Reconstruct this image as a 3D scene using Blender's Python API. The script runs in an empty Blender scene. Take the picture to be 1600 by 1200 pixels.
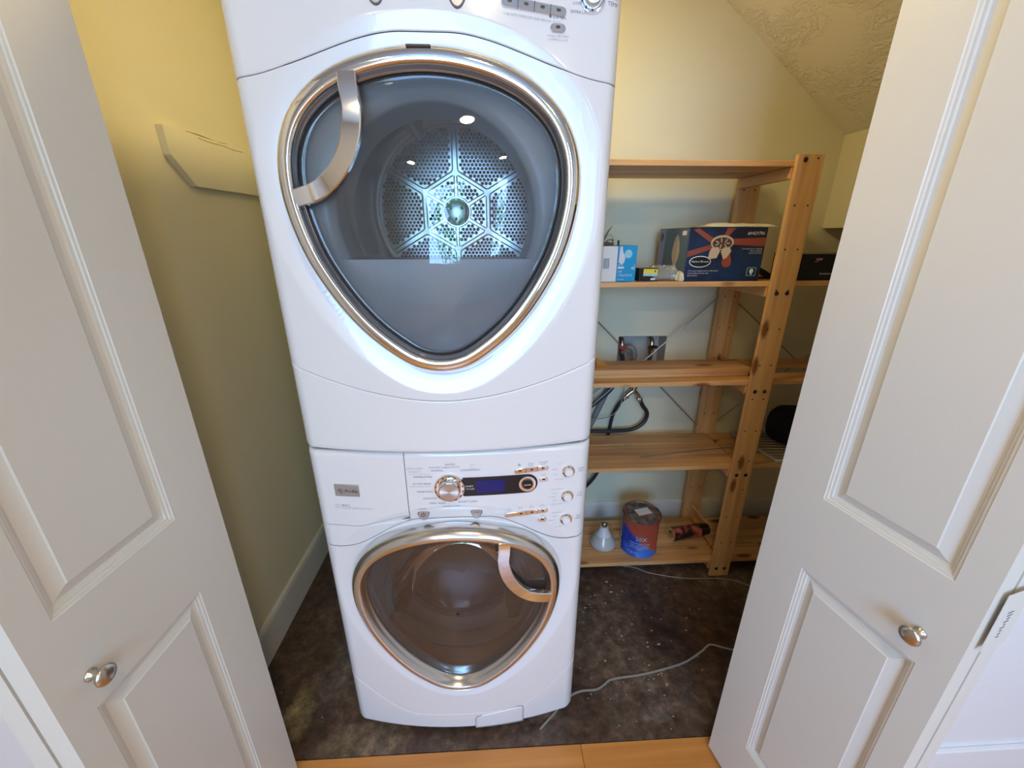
import bpy, math, random
import numpy as np
from mathutils import Vector, Matrix
R = random.Random(7)
PI = math.pi
sc = bpy.context.scene
col = sc.collection

# ------------------------------------------------------------------ camera, sky, lights, exposure
cam = bpy.data.cameras.new('camera'); co = bpy.data.objects.new('camera', cam); col.objects.link(co)
cam.sensor_width = 36; cam.lens = 629.73 * 36 / 1600; cam.clip_start = 0.02
TH, PS, CH = 0.349, 0.0491, 1.4635
co.location = (0, 0, CH)
co.rotation_euler = (PI / 2 - TH, 0.0015, -PS)
sc.camera = co
sc.view_settings.view_transform = 'Standard'; sc.view_settings.look = 'None'
sc.view_settings.gamma = 1; sc.view_settings.use_curve_mapping = False
sc.view_settings.exposure = -0.13
sc.cycles.use_denoising = True
sc.cycles.max_bounces = 14; sc.cycles.transparent_max_bounces = 12
sc.cycles.sample_clamp_indirect = 6

w = bpy.data.worlds.new('World'); sc.world = w; w.use_nodes = True
bg = w.node_tree.nodes['Background']
bg.inputs[0].default_value = (0.30, 0.55, 1.0, 1); bg.inputs[1].default_value = 21.5

def area(name, loc, rot, sx, sy, power, colr, portal=False, disk=False):
    l = bpy.data.lights.new(name, 'AREA'); o = bpy.data.objects.new(name, l); col.objects.link(o)
    o.location = loc; o.rotation_euler = rot
    l.shape = 'DISK' if disk else 'RECTANGLE'; l.size = sx
    if not disk: l.size_y = sy
    l.energy = power; l.color = colr
    if portal: l.cycles.is_portal = True
    return o
# daylight comes through the room's two windows (sky portals)
area('window_portal', (-0.175, -2.34, 1.6), (PI / 2, 0, 0), 1.4, 1.45, 1, (1, 1, 1), portal=True)
area('window_portal', (1.36, -2.34, 1.6), (PI / 2, 0, 0), 0.36, 1.45, 1, (1, 1, 1), portal=True)
WARM = (1.0, 0.77, 0.36)
area('closet_lamp_light', (0.03, 1.16, 2.32), (0, 0, 0), 0.24, 0, 10.3, WARM, disk=True)
area('room_lamp_light', (0.10, -0.25, 2.415), (0, 0, 0), 0.13, 0, 7.5, (1.0, 0.75, 0.39), disk=True)
area('room_lamp_light', (-0.75, -1.35, 2.415), (0, 0, 0), 0.13, 0, 14, (1.0, 0.75, 0.39), disk=True)
area('room_lamp_light', (0.9, -1.35, 2.415), (0, 0, 0), 0.13, 0, 14, (1.0, 0.75, 0.39), disk=True)

# ------------------------------------------------------------------ materials
def nt(name):
    m = bpy.data.materials.new(name); m.use_nodes = True
    t = m.node_tree; return m, t, t.nodes['Principled BSDF']
def N(t, ty, **k):
    n = t.nodes.new(ty)
    for a, b in k.items():
        if a in n.inputs.keys(): n.inputs[a].default_value = b
        else: setattr(n, a, b)
    return n
def c4(c): return (c[0], c[1], c[2], 1)
def plain(name, c, rough=0.5, metal=0.0, bump=0, bscale=200, coat=0, **k):
    m, t, b = nt(name)
    b.inputs['Base Color'].default_value = c4(c); b.inputs['Roughness'].default_value = rough
    b.inputs['Metallic'].default_value = metal; b.inputs['Coat Weight'].default_value = coat
    for a, v in k.items(): b.inputs[a.replace('_', ' ')].default_value = v
    if bump:
        g = N(t, 'ShaderNodeTexCoord'); n = N(t, 'ShaderNodeTexNoise'); n.inputs['Scale'].default_value = bscale
        n.inputs['Detail'].default_value = 3
        t.links.new(g.outputs['Object'], n.inputs['Vector'])
        u = N(t, 'ShaderNodeBump'); u.inputs['Strength'].default_value = bump; u.inputs['Distance'].default_value = 0.002
        t.links.new(n.outputs['Fac'], u.inputs['Height']); t.links.new(u.outputs['Normal'], b.inputs['Normal'])
    return m
def ramp(t, stops):
    r = N(t, 'ShaderNodeValToRGB'); e = r.color_ramp.elements
    while len(e) < len(stops): e.new(0.5)
    for i, (p, c) in enumerate(stops): e[i].position = p; e[i].color = c4(c)
    return r
def mixc(t, fac, a, b, mode='MIX'):
    n = N(t, 'ShaderNodeMix', data_type='RGBA', blend_type=mode)
    for s, v in ((0, fac), (6, a), (7, b)):
        if hasattr(v, 'links'): t.links.new(v, n.inputs[s])
        else: n.inputs[s].default_value = v if s == 0 else c4(v)
    return n.outputs[2]
def pine(name, axis, lo, hi, knot=True, rough=0.45, k=1.0):
    m, t, b = nt(name)
    g = N(t, 'ShaderNodeTexCoord'); oi = N(t, 'ShaderNodeObjectInfo')
    ad = N(t, 'ShaderNodeVectorMath', operation='ADD')
    mu = N(t, 'ShaderNodeVectorMath', operation='SCALE'); mu.inputs['Scale'].default_value = 37.0
    cb = N(t, 'ShaderNodeCombineXYZ')
    for i in range(3): t.links.new(oi.outputs['Random'], cb.inputs[i])
    t.links.new(cb.outputs[0], mu.inputs[0]); t.links.new(g.outputs['Object'], ad.inputs[0]); t.links.new(mu.outputs[0], ad.inputs[1])
    mp = N(t, 'ShaderNodeMapping'); s = [30.0 * k] * 3; s[axis] = 1.6 * k; mp.inputs['Scale'].default_value = s
    t.links.new(ad.outputs[0], mp.inputs['Vector'])
    n = N(t, 'ShaderNodeTexNoise'); n.inputs['Scale'].default_value = 1.0; n.inputs['Detail'].default_value = 5; n.inputs['Distortion'].default_value = 0.6
    t.links.new(mp.outputs[0], n.inputs['Vector'])
    r = ramp(t, [(0.30, lo), (0.62, hi)]); t.links.new(n.outputs['Fac'], r.inputs[0]); out = r.outputs[0]
    if knot:
        mp2 = N(t, 'ShaderNodeMapping'); s = [11.0] * 3; s[axis] = 4.0; mp2.inputs['Scale'].default_value = s
        t.links.new(ad.outputs[0], mp2.inputs['Vector'])
        v = N(t, 'ShaderNodeTexVoronoi'); v.inputs['Scale'].default_value = 1.0; t.links.new(mp2.outputs[0], v.inputs['Vector'])
        r2 = ramp(t, [(0.10, (1, 1, 1)), (0.18, (0, 0, 0))]); t.links.new(v.outputs['Distance'], r2.inputs[0])
        out = mixc(t, r2.outputs[0], out, (lo[0] * .42, lo[1] * .30, lo[2] * .25))
    t.links.new(out, b.inputs['Base Color']); b.inputs['Roughness'].default_value = rough
    u = N(t, 'ShaderNodeBump'); u.inputs['Strength'].default_value = 0.15; u.inputs['Distance'].default_value = 0.001
    t.links.new(n.outputs['Fac'], u.inputs['Height']); t.links.new(u.outputs['Normal'], b.inputs['Normal'])
    return m
def glassy(name, tint, ior=1.5, rough=0.02, base=None, op=0.0):
    m = bpy.data.materials.new(name); m.use_nodes = True; t = m.node_tree; t.nodes.clear()
    o = N(t, 'ShaderNodeOutputMaterial'); tr = N(t, 'ShaderNodeBsdfTransparent'); tr.inputs[0].default_value = c4(tint)
    gl = N(t, 'ShaderNodeBsdfGlossy'); gl.inputs['Roughness'].default_value = rough
    fr = N(t, 'ShaderNodeFresnel'); fr.inputs[0].default_value = ior
    src = tr.outputs[0]
    if op:
        d = N(t, 'ShaderNodeBsdfDiffuse'); d.inputs[0].default_value = c4(base)
        mm = N(t, 'ShaderNodeMixShader'); mm.inputs[0].default_value = op
        t.links.new(src, mm.inputs[1]); t.links.new(d.outputs[0], mm.inputs[2]); src = mm.outputs[0]
    mx = N(t, 'ShaderNodeMixShader'); t.links.new(fr.outputs[0], mx.inputs[0])
    t.links.new(src, mx.inputs[1]); t.links.new(gl.outputs[0], mx.inputs[2]); t.links.new(mx.outputs[0], o.inputs[0])
    return m
YEL = (0.76, 0.71, 0.49)
M = {}
M['wall'] = plain('cream_yellow_wall_paint', YEL, 0.55, bump=0.25, bscale=260)
M['trimpaint'] = plain('baseboard_paint', (0.70, 0.69, 0.62), 0.4)
M['boardpaint'] = plain('painted_board', (0.77, 0.73, 0.52), 0.5, bump=0.2, bscale=90)
M['roomwall'] = plain('room_wall_paint', (0.46, 0.42, 0.36), 0.6)
M['door'] = plain('door_paint', (0.74, 0.71, 0.63), 0.38, bump=0.06, bscale=400)
M['trimwhite'] = plain('bright_trim_paint', (0.88, 0.88, 0.87), 0.4)
M['white'] = plain('appliance_white', (0.78, 0.76, 0.75), 0.22, coat=0.6, Coat_Roughness=0.05)
M['seam'] = plain('seam_shadow_plastic', (0.10, 0.10, 0.11), 0.6)
M['chrome'] = plain('chrome', (0.83, 0.82, 0.81), 0.06, 1.0)
M['satin'] = plain('satin_chrome', (0.72, 0.71, 0.69), 0.20, 1.0)
M['nickel'] = plain('brushed_nickel', (0.58, 0.53, 0.46), 0.26, 1.0)
M['steel'] = plain('drum_steel', (0.52, 0.55, 0.55), 0.30, 1.0)
M['liner'] = plain('door_liner_grey', (0.36, 0.35, 0.345), 0.35)
M['gasket'] = plain('gasket_rubber', (0.22, 0.225, 0.21), 0.5)
M['liner2'] = plain('washer_liner', (0.19, 0.145, 0.12), 0.35)
M['dark'] = plain('hole_dark', (0.012, 0.012, 0.012), 0.7)
M['black'] = plain('black_rubber', (0.018, 0.02, 0.024), 0.42)
M['blackpl'] = plain('black_plastic', (0.01, 0.01, 0.012), 0.25)
M['glass'] = glassy('dryer_window', (0.86, 0.87, 0.88), 1.65, 0.01, (0.45, 0.44, 0.43), 0.09)
M['glassw'] = glassy('washer_window', (0.66, 0.56, 0.50), 1.75, 0.015, (0.26, 0.18, 0.145), 0.16)
M['print'] = plain('printed_grey', (0.16, 0.165, 0.19), 0.5)
M['printlt'] = plain('printed_light_grey', (0.36, 0.38, 0.41), 0.5)
M['green'] = plain('printed_green', (0.03, 0.25, 0.10), 0.5)
M['paper'] = plain('paper_white', (0.74, 0.73, 0.70), 0.7)
M['cream'] = plain('packet_paper', (0.66, 0.62, 0.42), 0.6, bump=0.5, bscale=40)
M['grey'] = plain('label_silver', (0.48, 0.45, 0.41), 0.35, 0.6)
M['wire'] = plain('steel_wire', (0.33, 0.32, 0.30), 0.4, 0.7)
M['cord'] = plain('white_cord', (0.30, 0.29, 0.275), 0.5)
M['brass'] = plain('brass', (0.65, 0.38, 0.12), 0.3, 1.0)
M['red'] = plain('red_plastic', (0.55, 0.03, 0.02), 0.4)
M['bluebox'] = plain('blue_carton', (0.0, 0.30, 0.60), 0.4)
M['teal'] = plain('teal_carton', (0.09, 0.135, 0.165), 0.45)
M['mauve'] = plain('mauve_print', (0.27, 0.25, 0.32), 0.45)
M['copper'] = plain('rust_print', (0.27, 0.052, 0.028), 0.45)
M['tan'] = plain('tan_print', (0.52, 0.40, 0.25), 0.45)
M['brownp'] = plain('brown_print', (0.07, 0.035, 0.02), 0.45)
M['yellowp'] = plain('yellow_print', (0.75, 0.60, 0.05), 0.45)
M['skyp'] = plain('pale_blue_print', (0.30, 0.62, 0.72), 0.45)
M['card'] = plain('cardboard', (0.40, 0.28, 0.16), 0.7)
M['pineX'] = pine('pine_x', 0, (0.50, 0.24, 0.085), (0.72, 0.42, 0.175))
M['pineY'] = pine('pine_y', 1, (0.50, 0.25, 0.09), (0.70, 0.41, 0.17))
M['pineZ'] = pine('pine_z', 2, (0.52, 0.27, 0.10), (0.72, 0.43, 0.18))
M['bamboo'] = pine('honey_floorboard', 0, (0.52, 0.20, 0.045), (0.66, 0.28, 0.07), knot=False, rough=0.28, k=0.8)
M['bag'] = glassy('clear_bag', (0.86, 0.88, 0.84), 1.5, 0.08, (0.7, 0.7, 0.62), 0.28)
M['porc'] = plain('bulb_white', (0.66, 0.68, 0.70), 0.3)
M['frost'] = plain('bulb_frosted_glass', (0.50, 0.51, 0.48), 0.22, coat=0.4)
M['leafm'] = plain('grey_green_leaf', (0.16, 0.20, 0.15), 0.5)
M['leafg'] = plain('tree_leaf', (0.14, 0.32, 0.05), 0.6, bump=1, bscale=5)
M['bark'] = plain('bark', (0.10, 0.07, 0.05), 0.8)
M['lamp'] = plain('lamp_diffuser', (0.9, 0.85, 0.75), 0.5)
b_ = M['lamp'].node_tree.nodes['Principled BSDF']; b_.inputs['Emission Color'].default_value = (1, .82, .55, 1); b_.inputs['Emission Strength'].default_value = 6
M['chip'] = plain('paint_chip', (0.42, 0.38, 0.31), 0.7)
M['shelfrack'] = plain('ivory_plastic', (0.50, 0.50, 0.42), 0.5)
M['felt'] = plain('black_fabric', (0.006, 0.006, 0.007), 0.95)

# blue glowing display
m, t, b = nt('display_lcd'); M['lcd'] = m
b.inputs['Base Color'].default_value = (0, 0, 0.02, 1); b.inputs['Roughness'].default_value = 0.12
b.inputs['Emission Color'].default_value = (0.002, 0.003, 0.22, 1); b.inputs['Emission Strength'].default_value = 0.5
# textured ceiling
m, t, b = nt('stomp_textured_ceiling'); M['ceil'] = m
b.inputs['Base Color'].default_value = (0.84, 0.80, 0.62, 1); b.inputs['Roughness'].default_value = 0.55
g = N(t, 'ShaderNodeTexCoord'); mp = N(t, 'ShaderNodeMapping'); mp.inputs['Scale'].default_value = (14, 7, 14); mp.inputs['Rotation'].default_value = (0, 0, 0.5)
n1 = N(t, 'ShaderNodeTexNoise', Scale=1.6, Detail=4.0, Distortion=2.2, Roughness=0.55)
t.links.new(g.outputs['Object'], mp.inputs[0]); t.links.new(mp.outputs[0], n1.inputs['Vector'])
r1 = ramp(t, [(0.46, (0, 0, 0)), (0.505, (1, 1, 1)), (0.53, (0.75, .75, .75)), (0.62, (0.1, 0.1, 0.1))]); t.links.new(n1.outputs['Fac'], r1.inputs[0])
n2 = N(t, 'ShaderNodeTexNoise', Scale=5.0, Detail=2.0); t.links.new(g.outputs['Object'], n2.inputs['Vector'])
r2 = ramp(t, [(0.42, (0, 0, 0)), (0.55, (1, 1, 1))]); t.links.new(n2.outputs['Fac'], r2.inputs[0])
h = mixc(t, 1.0, r1.outputs[0], r2.outputs[0], 'MULTIPLY')
u = N(t, 'ShaderNodeBump', Strength=0.5, Distance=0.012); t.links.new(h, u.inputs['Height']); t.links.new(u.outputs['Normal'], b.inputs['Normal'])
# dark stained concrete
m, t, b = nt('stained_concrete'); M['conc'] = m
g = N(t, 'ShaderNodeTexCoord')
n1 = N(t, 'ShaderNodeTexNoise', Scale=3.2, Detail=8.0, Roughness=0.62, Distortion=0.4); t.links.new(g.outputs['Object'], n1.inputs['Vector'])
r1 = ramp(t, [(0.30, (0.038, 0.024, 0.018)), (0.50, (0.090, 0.058, 0.042)), (0.68, (0.165, 0.122, 0.092))]); t.links.new(n1.outputs['Fac'], r1.inputs[0])
n2 = N(t, 'ShaderNodeTexNoise', Scale=2.1, Detail=6.0); mp = N(t, 'ShaderNodeMapping'); mp.inputs['Location'].default_value = (3, 8, 0)
t.links.new(g.outputs['Object'], mp.inputs[0]); t.links.new(mp.outputs[0], n2.inputs['Vector'])
r2 = ramp(t, [(0.5, (0, 0, 0)), (0.66, (0.6, 0.6, 0.6))]); t.links.new(n2.outputs['Fac'], r2.inputs[0])
cc = mixc(t, r2.outputs[0], r1.outputs[0], (0.085, 0.042, 0.026))
def blob(cx, cy, rad, colr, prev, sq=1.0, off=0.0):
    mp = N(t, 'ShaderNodeMapping'); mp.inputs['Location'].default_value = (-cx / rad, -cy * sq / rad, 0); mp.inputs['Scale'].default_value = (1 / rad, sq / rad, 0)
    t.links.new(g.outputs['Object'], mp.inputs[0])
    ln = N(t, 'ShaderNodeVectorMath', operation='LENGTH'); t.links.new(mp.outputs[0], ln.inputs[0])
    nn = N(t, 'ShaderNodeTexNoise', Scale=11.0, Detail=8.0, Roughness=0.7); t.links.new(g.outputs['Object'], nn.inputs['Vector'])
    ma = N(t, 'ShaderNodeMath', operation='MULTIPLY_ADD'); t.links.new(nn.outputs['Fac'], ma.inputs[0]); ma.inputs[1].default_value = 2.4
    t.links.new(ln.outputs['Value'], ma.inputs[2])
    rr = ramp(t, [(0.0, (1, 1, 1)), (0.995, (0, 0, 0))]);
    mr = N(t, 'ShaderNodeMapRange'); mr.inputs['From Min'].default_value = 1.75; mr.inputs['From Max'].default_value = 2.15; mr.inputs['To Min'].default_value = 0.9; mr.inputs['To Max'].default_value = 0.0
    t.links.new(ma.outputs[0], mr.inputs[0])
    mx = N(t, 'ShaderNodeMath', operation='MULTIPLY'); t.links.new(mr.outputs[0], mx.inputs[0])
    r3 = ramp(t, [(0.3, (.35, .35, .35)), (0.6, (1, 1, 1))]); t.links.new(nn.outputs['Fac'], r3.inputs[0]); t.links.new(r3.outputs[0], mx.inputs[1])
    return mixc(t, mx.outputs[0], prev, colr)
cc = blob(-0.42, 0.81, 0.17, (0.20, 0.145, 0.085), cc, 2.6)
cc = blob(-0.66, 0.90, 0.06, (0.26, 0.21, 0.11), cc, 0.6)
cc = blob(-0.16, 0.80, 0.10, (0.11, 0.075, 0.05), cc, 2.6)
cc = blob(0.52, 0.845, 0.07, (0.17, 0.135, 0.105), cc, 2.0)
cc = blob(0.42, 1.16, 0.20, (0.115, 0.085, 0.06), cc, 0.9)
nv = N(t, 'ShaderNodeTexNoise', Scale=60.0, Detail=2.0); t.links.new(g.outputs['Object'], nv.inputs['Vector'])
r3 = ramp(t, [(0.77, (0, 0, 0)), (0.81, (1, 1, 1))]); t.links.new(nv.outputs['Fac'], r3.inputs[0])
cc = mixc(t, r3.outputs[0], cc, (0.30, 0.26, 0.20))
nf = N(t, 'ShaderNodeTexNoise', Scale=26.0, Detail=9.0, Roughness=0.75); t.links.new(g.outputs['Object'], nf.inputs['Vector'])
rf = ramp(t, [(0.36, (0.45, 0.43, 0.42)), (0.52, (1.0, 1.0, 1.0)), (0.68, (2.1, 1.95, 1.8))]); t.links.new(nf.outputs['Fac'], rf.inputs[0])
cc = mixc(t, 1.0, cc, rf.outputs[0], 'MULTIPLY')
t.links.new(cc, b.inputs['Base Color'])
rr = ramp(t, [(0.35, (0.30, .30, .30)), (0.65, (0.5, .5, .5))]); t.links.new(n1.outputs['Fac'], rr.inputs[0]); t.links.new(rr.outputs[0], b.inputs['Roughness'])
u = N(t, 'ShaderNodeBump', Strength=0.2, Distance=0.003); t.links.new(n1.outputs['Fac'], u.inputs['Height']); t.links.new(u.outputs['Normal'], b.inputs['Normal'])
# knob face: spun metal
m, t, b = nt('spun_metal'); M['spun'] = m
b.inputs['Metallic'].default_value = 1; b.inputs['Base Color'].default_value = (0.72, 0.73, 0.74, 1); b.inputs['Roughness'].default_value = 0.42
b.inputs['Anisotropic'].default_value = 0.85
tg = N(t, 'ShaderNodeTangent', direction_type='RADIAL', axis='Y'); t.links.new(tg.outputs[0], b.inputs['Tangent'])
# navy fan-box print: slight blotchy gradient of ink
m, t, b = nt('navy_carton'); M['navy'] = m
g = N(t, 'ShaderNodeTexCoord'); n1 = N(t, 'ShaderNodeTexNoise', Scale=9.0, Detail=2.0); t.links.new(g.outputs['Object'], n1.inputs['Vector'])
r1 = ramp(t, [(0.4, (0.006, 0.010, 0.030)), (0.62, (0.007, 0.028, 0.080))]); t.links.new(n1.outputs['Fac'], r1.inputs[0]); t.links.new(r1.outputs[0], b.inputs['Base Color']); b.inputs['Roughness'].default_value = 0.35
# paint can label: blue label with red paint run down over it
m, t, b = nt('paint_can_label'); M['can'] = m
g = N(t, 'ShaderNodeTexCoord'); sp = N(t, 'ShaderNodeSeparateXYZ'); t.links.new(g.outputs['Object'], sp.inputs[0])
n1 = N(t, 'ShaderNodeTexNoise', Scale=22.0, Detail=3.0); t.links.new(g.outputs['Object'], n1.inputs['Vector'])
m1 = N(t, 'ShaderNodeMath', operation='MULTIPLY_ADD'); t.links.new(sp.outputs['X'], m1.inputs[0]); m1.inputs[1].default_value = 0.85
t.links.new(sp.outputs['Z'], m1.inputs[2])
m2 = N(t, 'ShaderNodeMath', operation='MULTIPLY_ADD'); t.links.new(n1.outputs['Fac'], m2.inputs[0]); m2.inputs[1].default_value = 0.06; t.links.new(m1.outputs[0], m2.inputs[2])
r1 = ramp(t, [(0.118, (0, 0, 0)), (0.128, (1, 1, 1))]); t.links.new(m2.outputs[0], r1.inputs[0])
n3 = N(t, 'ShaderNodeTexNoise', Scale=9.0, Detail=2.0); t.links.new(g.outputs['Object'], n3.inputs['Vector'])
rb = ramp(t, [(0.38, (0.01, 0.03, 0.30)), (0.62, (0.05, 0.16, 0.55))]); t.links.new(n3.outputs['Fac'], rb.inputs[0])
cc = mixc(t, r1.outputs[0], rb.outputs[0], (0.42, 0.075, 0.04))
r4 = ramp(t, [(0.0, (1, 1, 1)), (0.001, (0, 0, 0))])
m3 = N(t, 'ShaderNodeMath', operation='MULTIPLY_ADD'); t.links.new(n1.outputs['Fac'], m3.inputs[0]); m3.inputs[1].default_value = 0.02; t.links.new(sp.outputs['X'], m3.inputs[2])
m4 = N(t, 'ShaderNodeMath', operation='LESS_THAN'); t.links.new(m3.outputs[0], m4.inputs[0]); m4.inputs[1].default_value = -0.066
cc = mixc(t, m4.outputs[0], cc, (0.52, 0.53, 0.55)); t.links.new(cc, b.inputs['Base Color']); b.inputs['Roughness'].default_value = 0.35
m, t, b = nt('can_lid_metal'); M['lid'] = m
g = N(t, 'ShaderNodeTexCoord'); n1 = N(t, 'ShaderNodeTexNoise', Scale=30.0, Detail=4.0); t.links.new(g.outputs['Object'], n1.inputs['Vector'])
r1 = ramp(t, [(0.40, (0.10, 0.085, 0.065)), (0.62, (0.30, 0.28, 0.24))]); t.links.new(n1.outputs['Fac'], r1.inputs[0]); t.links.new(r1.outputs[0], b.inputs['Base Color'])
b.inputs['Metallic'].default_value = 0.6; b.inputs['Roughness'].default_value = 0.4
m, t, b = nt('spray_label'); M['spray'] = m
g = N(t, 'ShaderNodeTexCoord'); n1 = N(t, 'ShaderNodeTexNoise', Scale=17.0, Detail=3.0); t.links.new(g.outputs['Object'], n1.inputs['Vector'])
r1 = ramp(t, [(0.46, (0.014, 0.012, 0.012)), (0.53, (0.42, 0.07, 0.05)), (0.64, (0.62, 0.28, 0.14)), (0.72, (0.02, 0.02, 0.03))]); t.links.new(n1.outputs['Fac'], r1.inputs[0]); t.links.new(r1.outputs[0], b.inputs['Base Color']); b.inputs['Roughness'].default_value = 0.3

# ------------------------------------------------------------------ mesh helpers
def wloc(o):
    v = Vector((0, 0, 0))
    while o: v += o.location; o = o.parent
    return v
class MB:
    def __init__(s): s.v = []; s.f = []; s.mi = []; s.mats = []
    def mat(s, m):
        if m not in s.mats: s.mats.append(m)
        return s.mats.index(m)
    def add(s, v, f, m=None):
        b = len(s.v); s.v += [tuple(p) for p in v]; s.f += [tuple(i + b for i in q) for q in f]
        s.mi += [s.mat(m) if m else 0] * len(f); return s
    def box(s, a, b, m=None):
        x0, y0, z0 = a; x1, y1, z1 = b
        v = [(x0, y0, z0), (x1, y0, z0), (x1, y1, z0), (x0, y1, z0), (x0, y0, z1), (x1, y0, z1), (x1, y1, z1), (x0, y1, z1)]
        return s.add(v, [(0, 3, 2, 1), (4, 5, 6, 7), (0, 1, 5, 4), (1, 2, 6, 5), (2, 3, 7, 6), (3, 0, 4, 7)], m)
    def tube(s, pts, r, n=8, m=None, closed=False, flat=1.0):
        pts = [Vector(p) for p in pts]; k = len(pts); rs = r if hasattr(r, '__len__') else [r] * k
        b = []; up = None
        for i in range(k):
            a = pts[(i - 1) % k] if closed or i else pts[0]; c = pts[(i + 1) % k] if closed or i < k - 1 else pts[-1]
            d = (c - a).normalized()
            if up is None:
                up = Vector((0, 0, 1)) if abs(d.z) < .9 else Vector((1, 0, 0))
            x = d.cross(up).normalized(); up = x.cross(d).normalized()
            for j in range(n):
                q = 2 * PI * j / n; b.append(pts[i] + (x * math.cos(q) + up * math.sin(q) * flat) * rs[i])
        f = []
        for i in range(k if closed else k - 1):
            for j in range(n):
                i2 = (i + 1) % k; f.append((i * n + j, i * n + (j + 1) % n, i2 * n + (j + 1) % n, i2 * n + j))
        if not closed: f += [tuple(range(n - 1, -1, -1)), tuple((k - 1) * n + j for j in range(n))]
        return s.add(b, f, m)
    def lathe(s, prof, o=(0, 0, 0), axis='Z', n=32, m=None):
        v = []; f = []; k = len(prof)
        for r, h in prof:
            for j in range(n):
                q = 2 * PI * j / n; a, b = r * math.cos(q), r * math.sin(q)
                p = {'Z': (a, b, h), 'Y': (a, h, -b), 'X': (h, a, b)}[axis]
                v.append((p[0] + o[0], p[1] + o[1], p[2] + o[2]))
        for i in range(k - 1):
            for j in range(n): f.append((i * n + j, i * n + (j + 1) % n, (i + 1) * n + (j + 1) % n, (i + 1) * n + j))
        if prof[0][0] > 1e-6: f.append(tuple(range(n - 1, -1, -1)))
        if prof[-1][0] > 1e-6: f.append(tuple((k - 1) * n + j for j in range(n)))
        return s.add(v, f, m)
    def prism(s, poly, a, b, fn, m=None):
        """poly of 2D points, extruded between a and b; fn(u,v,w)->xyz"""
        n = len(poly); v = [fn(u, w_, a) for u, w_ in poly] + [fn(u, w_, b) for u, w_ in poly]
        f = [tuple(range(n)), tuple(range(2 * n - 1, n - 1, -1))] + [(i, n + i, n + (i + 1) % n, (i + 1) % n) for i in range(n)]
        return s.add(v, f, m)
    def grid(s, P, m=None, closeu=False, closev=False):
        """P: array [nu][nv] of points"""
        nu, nv = len(P), len(P[0]); v = [p for r_ in P for p in r_]; f = []
        for i in range(nu if closeu else nu - 1):
            for j in range(nv if closev else nv - 1):
                i2, j2 = (i + 1) % nu, (j + 1) % nv
                f.append((i * nv + j, i2 * nv + j, i2 * nv + j2, i * nv + j2))
        return s.add(v, f, m)
    def xform(s, Mx, start=0):
        for i in range(start, len(s.v)): s.v[i] = tuple(Mx @ Vector(s.v[i]))
        return s
    def build(s, name, m=None, parent=None, origin=None, smooth=False, bevel=0, solid=0, seg=2, local=False, recalc=True, angle=40):
        if origin is None: origin = wloc(parent) if (parent and not local) else Vector((0, 0, 0))
        o3 = Vector(origin) if not local else Vector((0, 0, 0))
        me = bpy.data.meshes.new(name)
        me.from_pydata([tuple(Vector(p) - o3) for p in s.v], [], s.f)
        ms = s.mats or [m]
        for q in ms: me.materials.append(q)
        if s.mats: me.polygons.foreach_set('material_index', s.mi)
        if recalc:
            import bmesh
            bm = bmesh.new(); bm.from_mesh(me); bmesh.ops.recalc_face_normals(bm, faces=bm.faces); bm.to_mesh(me); bm.free()
        if smooth:
            me.shade_smooth(); me.set_sharp_from_angle(angle=math.radians(angle))
        o = bpy.data.objects.new(name, me); col.objects.link(o)
        if parent: o.parent = parent
        if not local: o.location = o3 - (wloc(parent) if parent else Vector((0, 0, 0)))
        if solid:
            q = o.modifiers.new('s', 'SOLIDIFY'); q.thickness = solid; q.offset = -1
        if bevel:
            q = o.modifiers.new('b', 'BEVEL'); q.width = bevel; q.segments = seg; q.limit_method = 'ANGLE'; q.angle_limit = math.radians(35)
        return o
def tag(o, label=None, cat=None, group=None, kind=None):
    if label: o['label'] = label
    if cat: o['category'] = cat
    if group: o['group'] = group
    if kind: o['kind'] = kind
    return o
def empty(name, loc, label=None, cat=None, group=None, kind=None, parent=None):
    o = bpy.data.objects.new(name, None); col.objects.link(o); o.location = loc; o.empty_display_size = .05
    if parent: o.parent = parent
    return tag(o, label, cat, group, kind)
def spline(pts, n=8, closed=False):
    P = [np.array(p, float) for p in pts]; out = []; k = len(P)
    rng = k if closed else k - 1
    for i in range(rng):
        p0 = P[(i - 1) % k] if closed or i > 0 else 2 * P[0] - P[1]; p1 = P[i]; p2 = P[(i + 1) % k]
        p3 = P[(i + 2) % k] if closed or i < k - 2 else 2 * P[-1] - P[-2]
        for j in range(n):
            t_ = j / n; out.append(.5 * (2 * p1 + (p2 - p0) * t_ + (2 * p0 - 5 * p1 + 4 * p2 - p3) * t_ ** 2 + (3 * p1 - p0 - 3 * p2 + p3) * t_ ** 3))
    if not closed: out.append(P[-1])
    return [tuple(p) for p in out]
def sm(t_):
    t_ = np.clip(t_, 0, 1); return t_ * t_ * (3 - 2 * t_)

FONTS = {}
def text2d(s, size, align='CENTER', shear=0, res=1):
    c = bpy.data.curves.new('txt', 'FONT'); c.body = s; c.size = size; c.align_x = align; c.shear = shear
    c.resolution_u = res; c.space_line = 0.95
    o = bpy.data.objects.new('txt', c); col.objects.link(o)
    dg = bpy.context.evaluated_depsgraph_get(); me = o.evaluated_get(dg).to_mesh()
    v = [(p.co.x, p.co.y) for p in me.vertices]; f = [tuple(q.vertices) for q in me.polygons]
    o.evaluated_get(dg).to_mesh_clear(); bpy.data.objects.remove(o); bpy.data.curves.remove(c)
    return v, f

# ------------------------------------------------------------------ the closet and the room
XL, XR, YB, YF, YR0, HC = -0.848, 1.408, 1.770, 0.777, 0.655, 2.44
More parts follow.
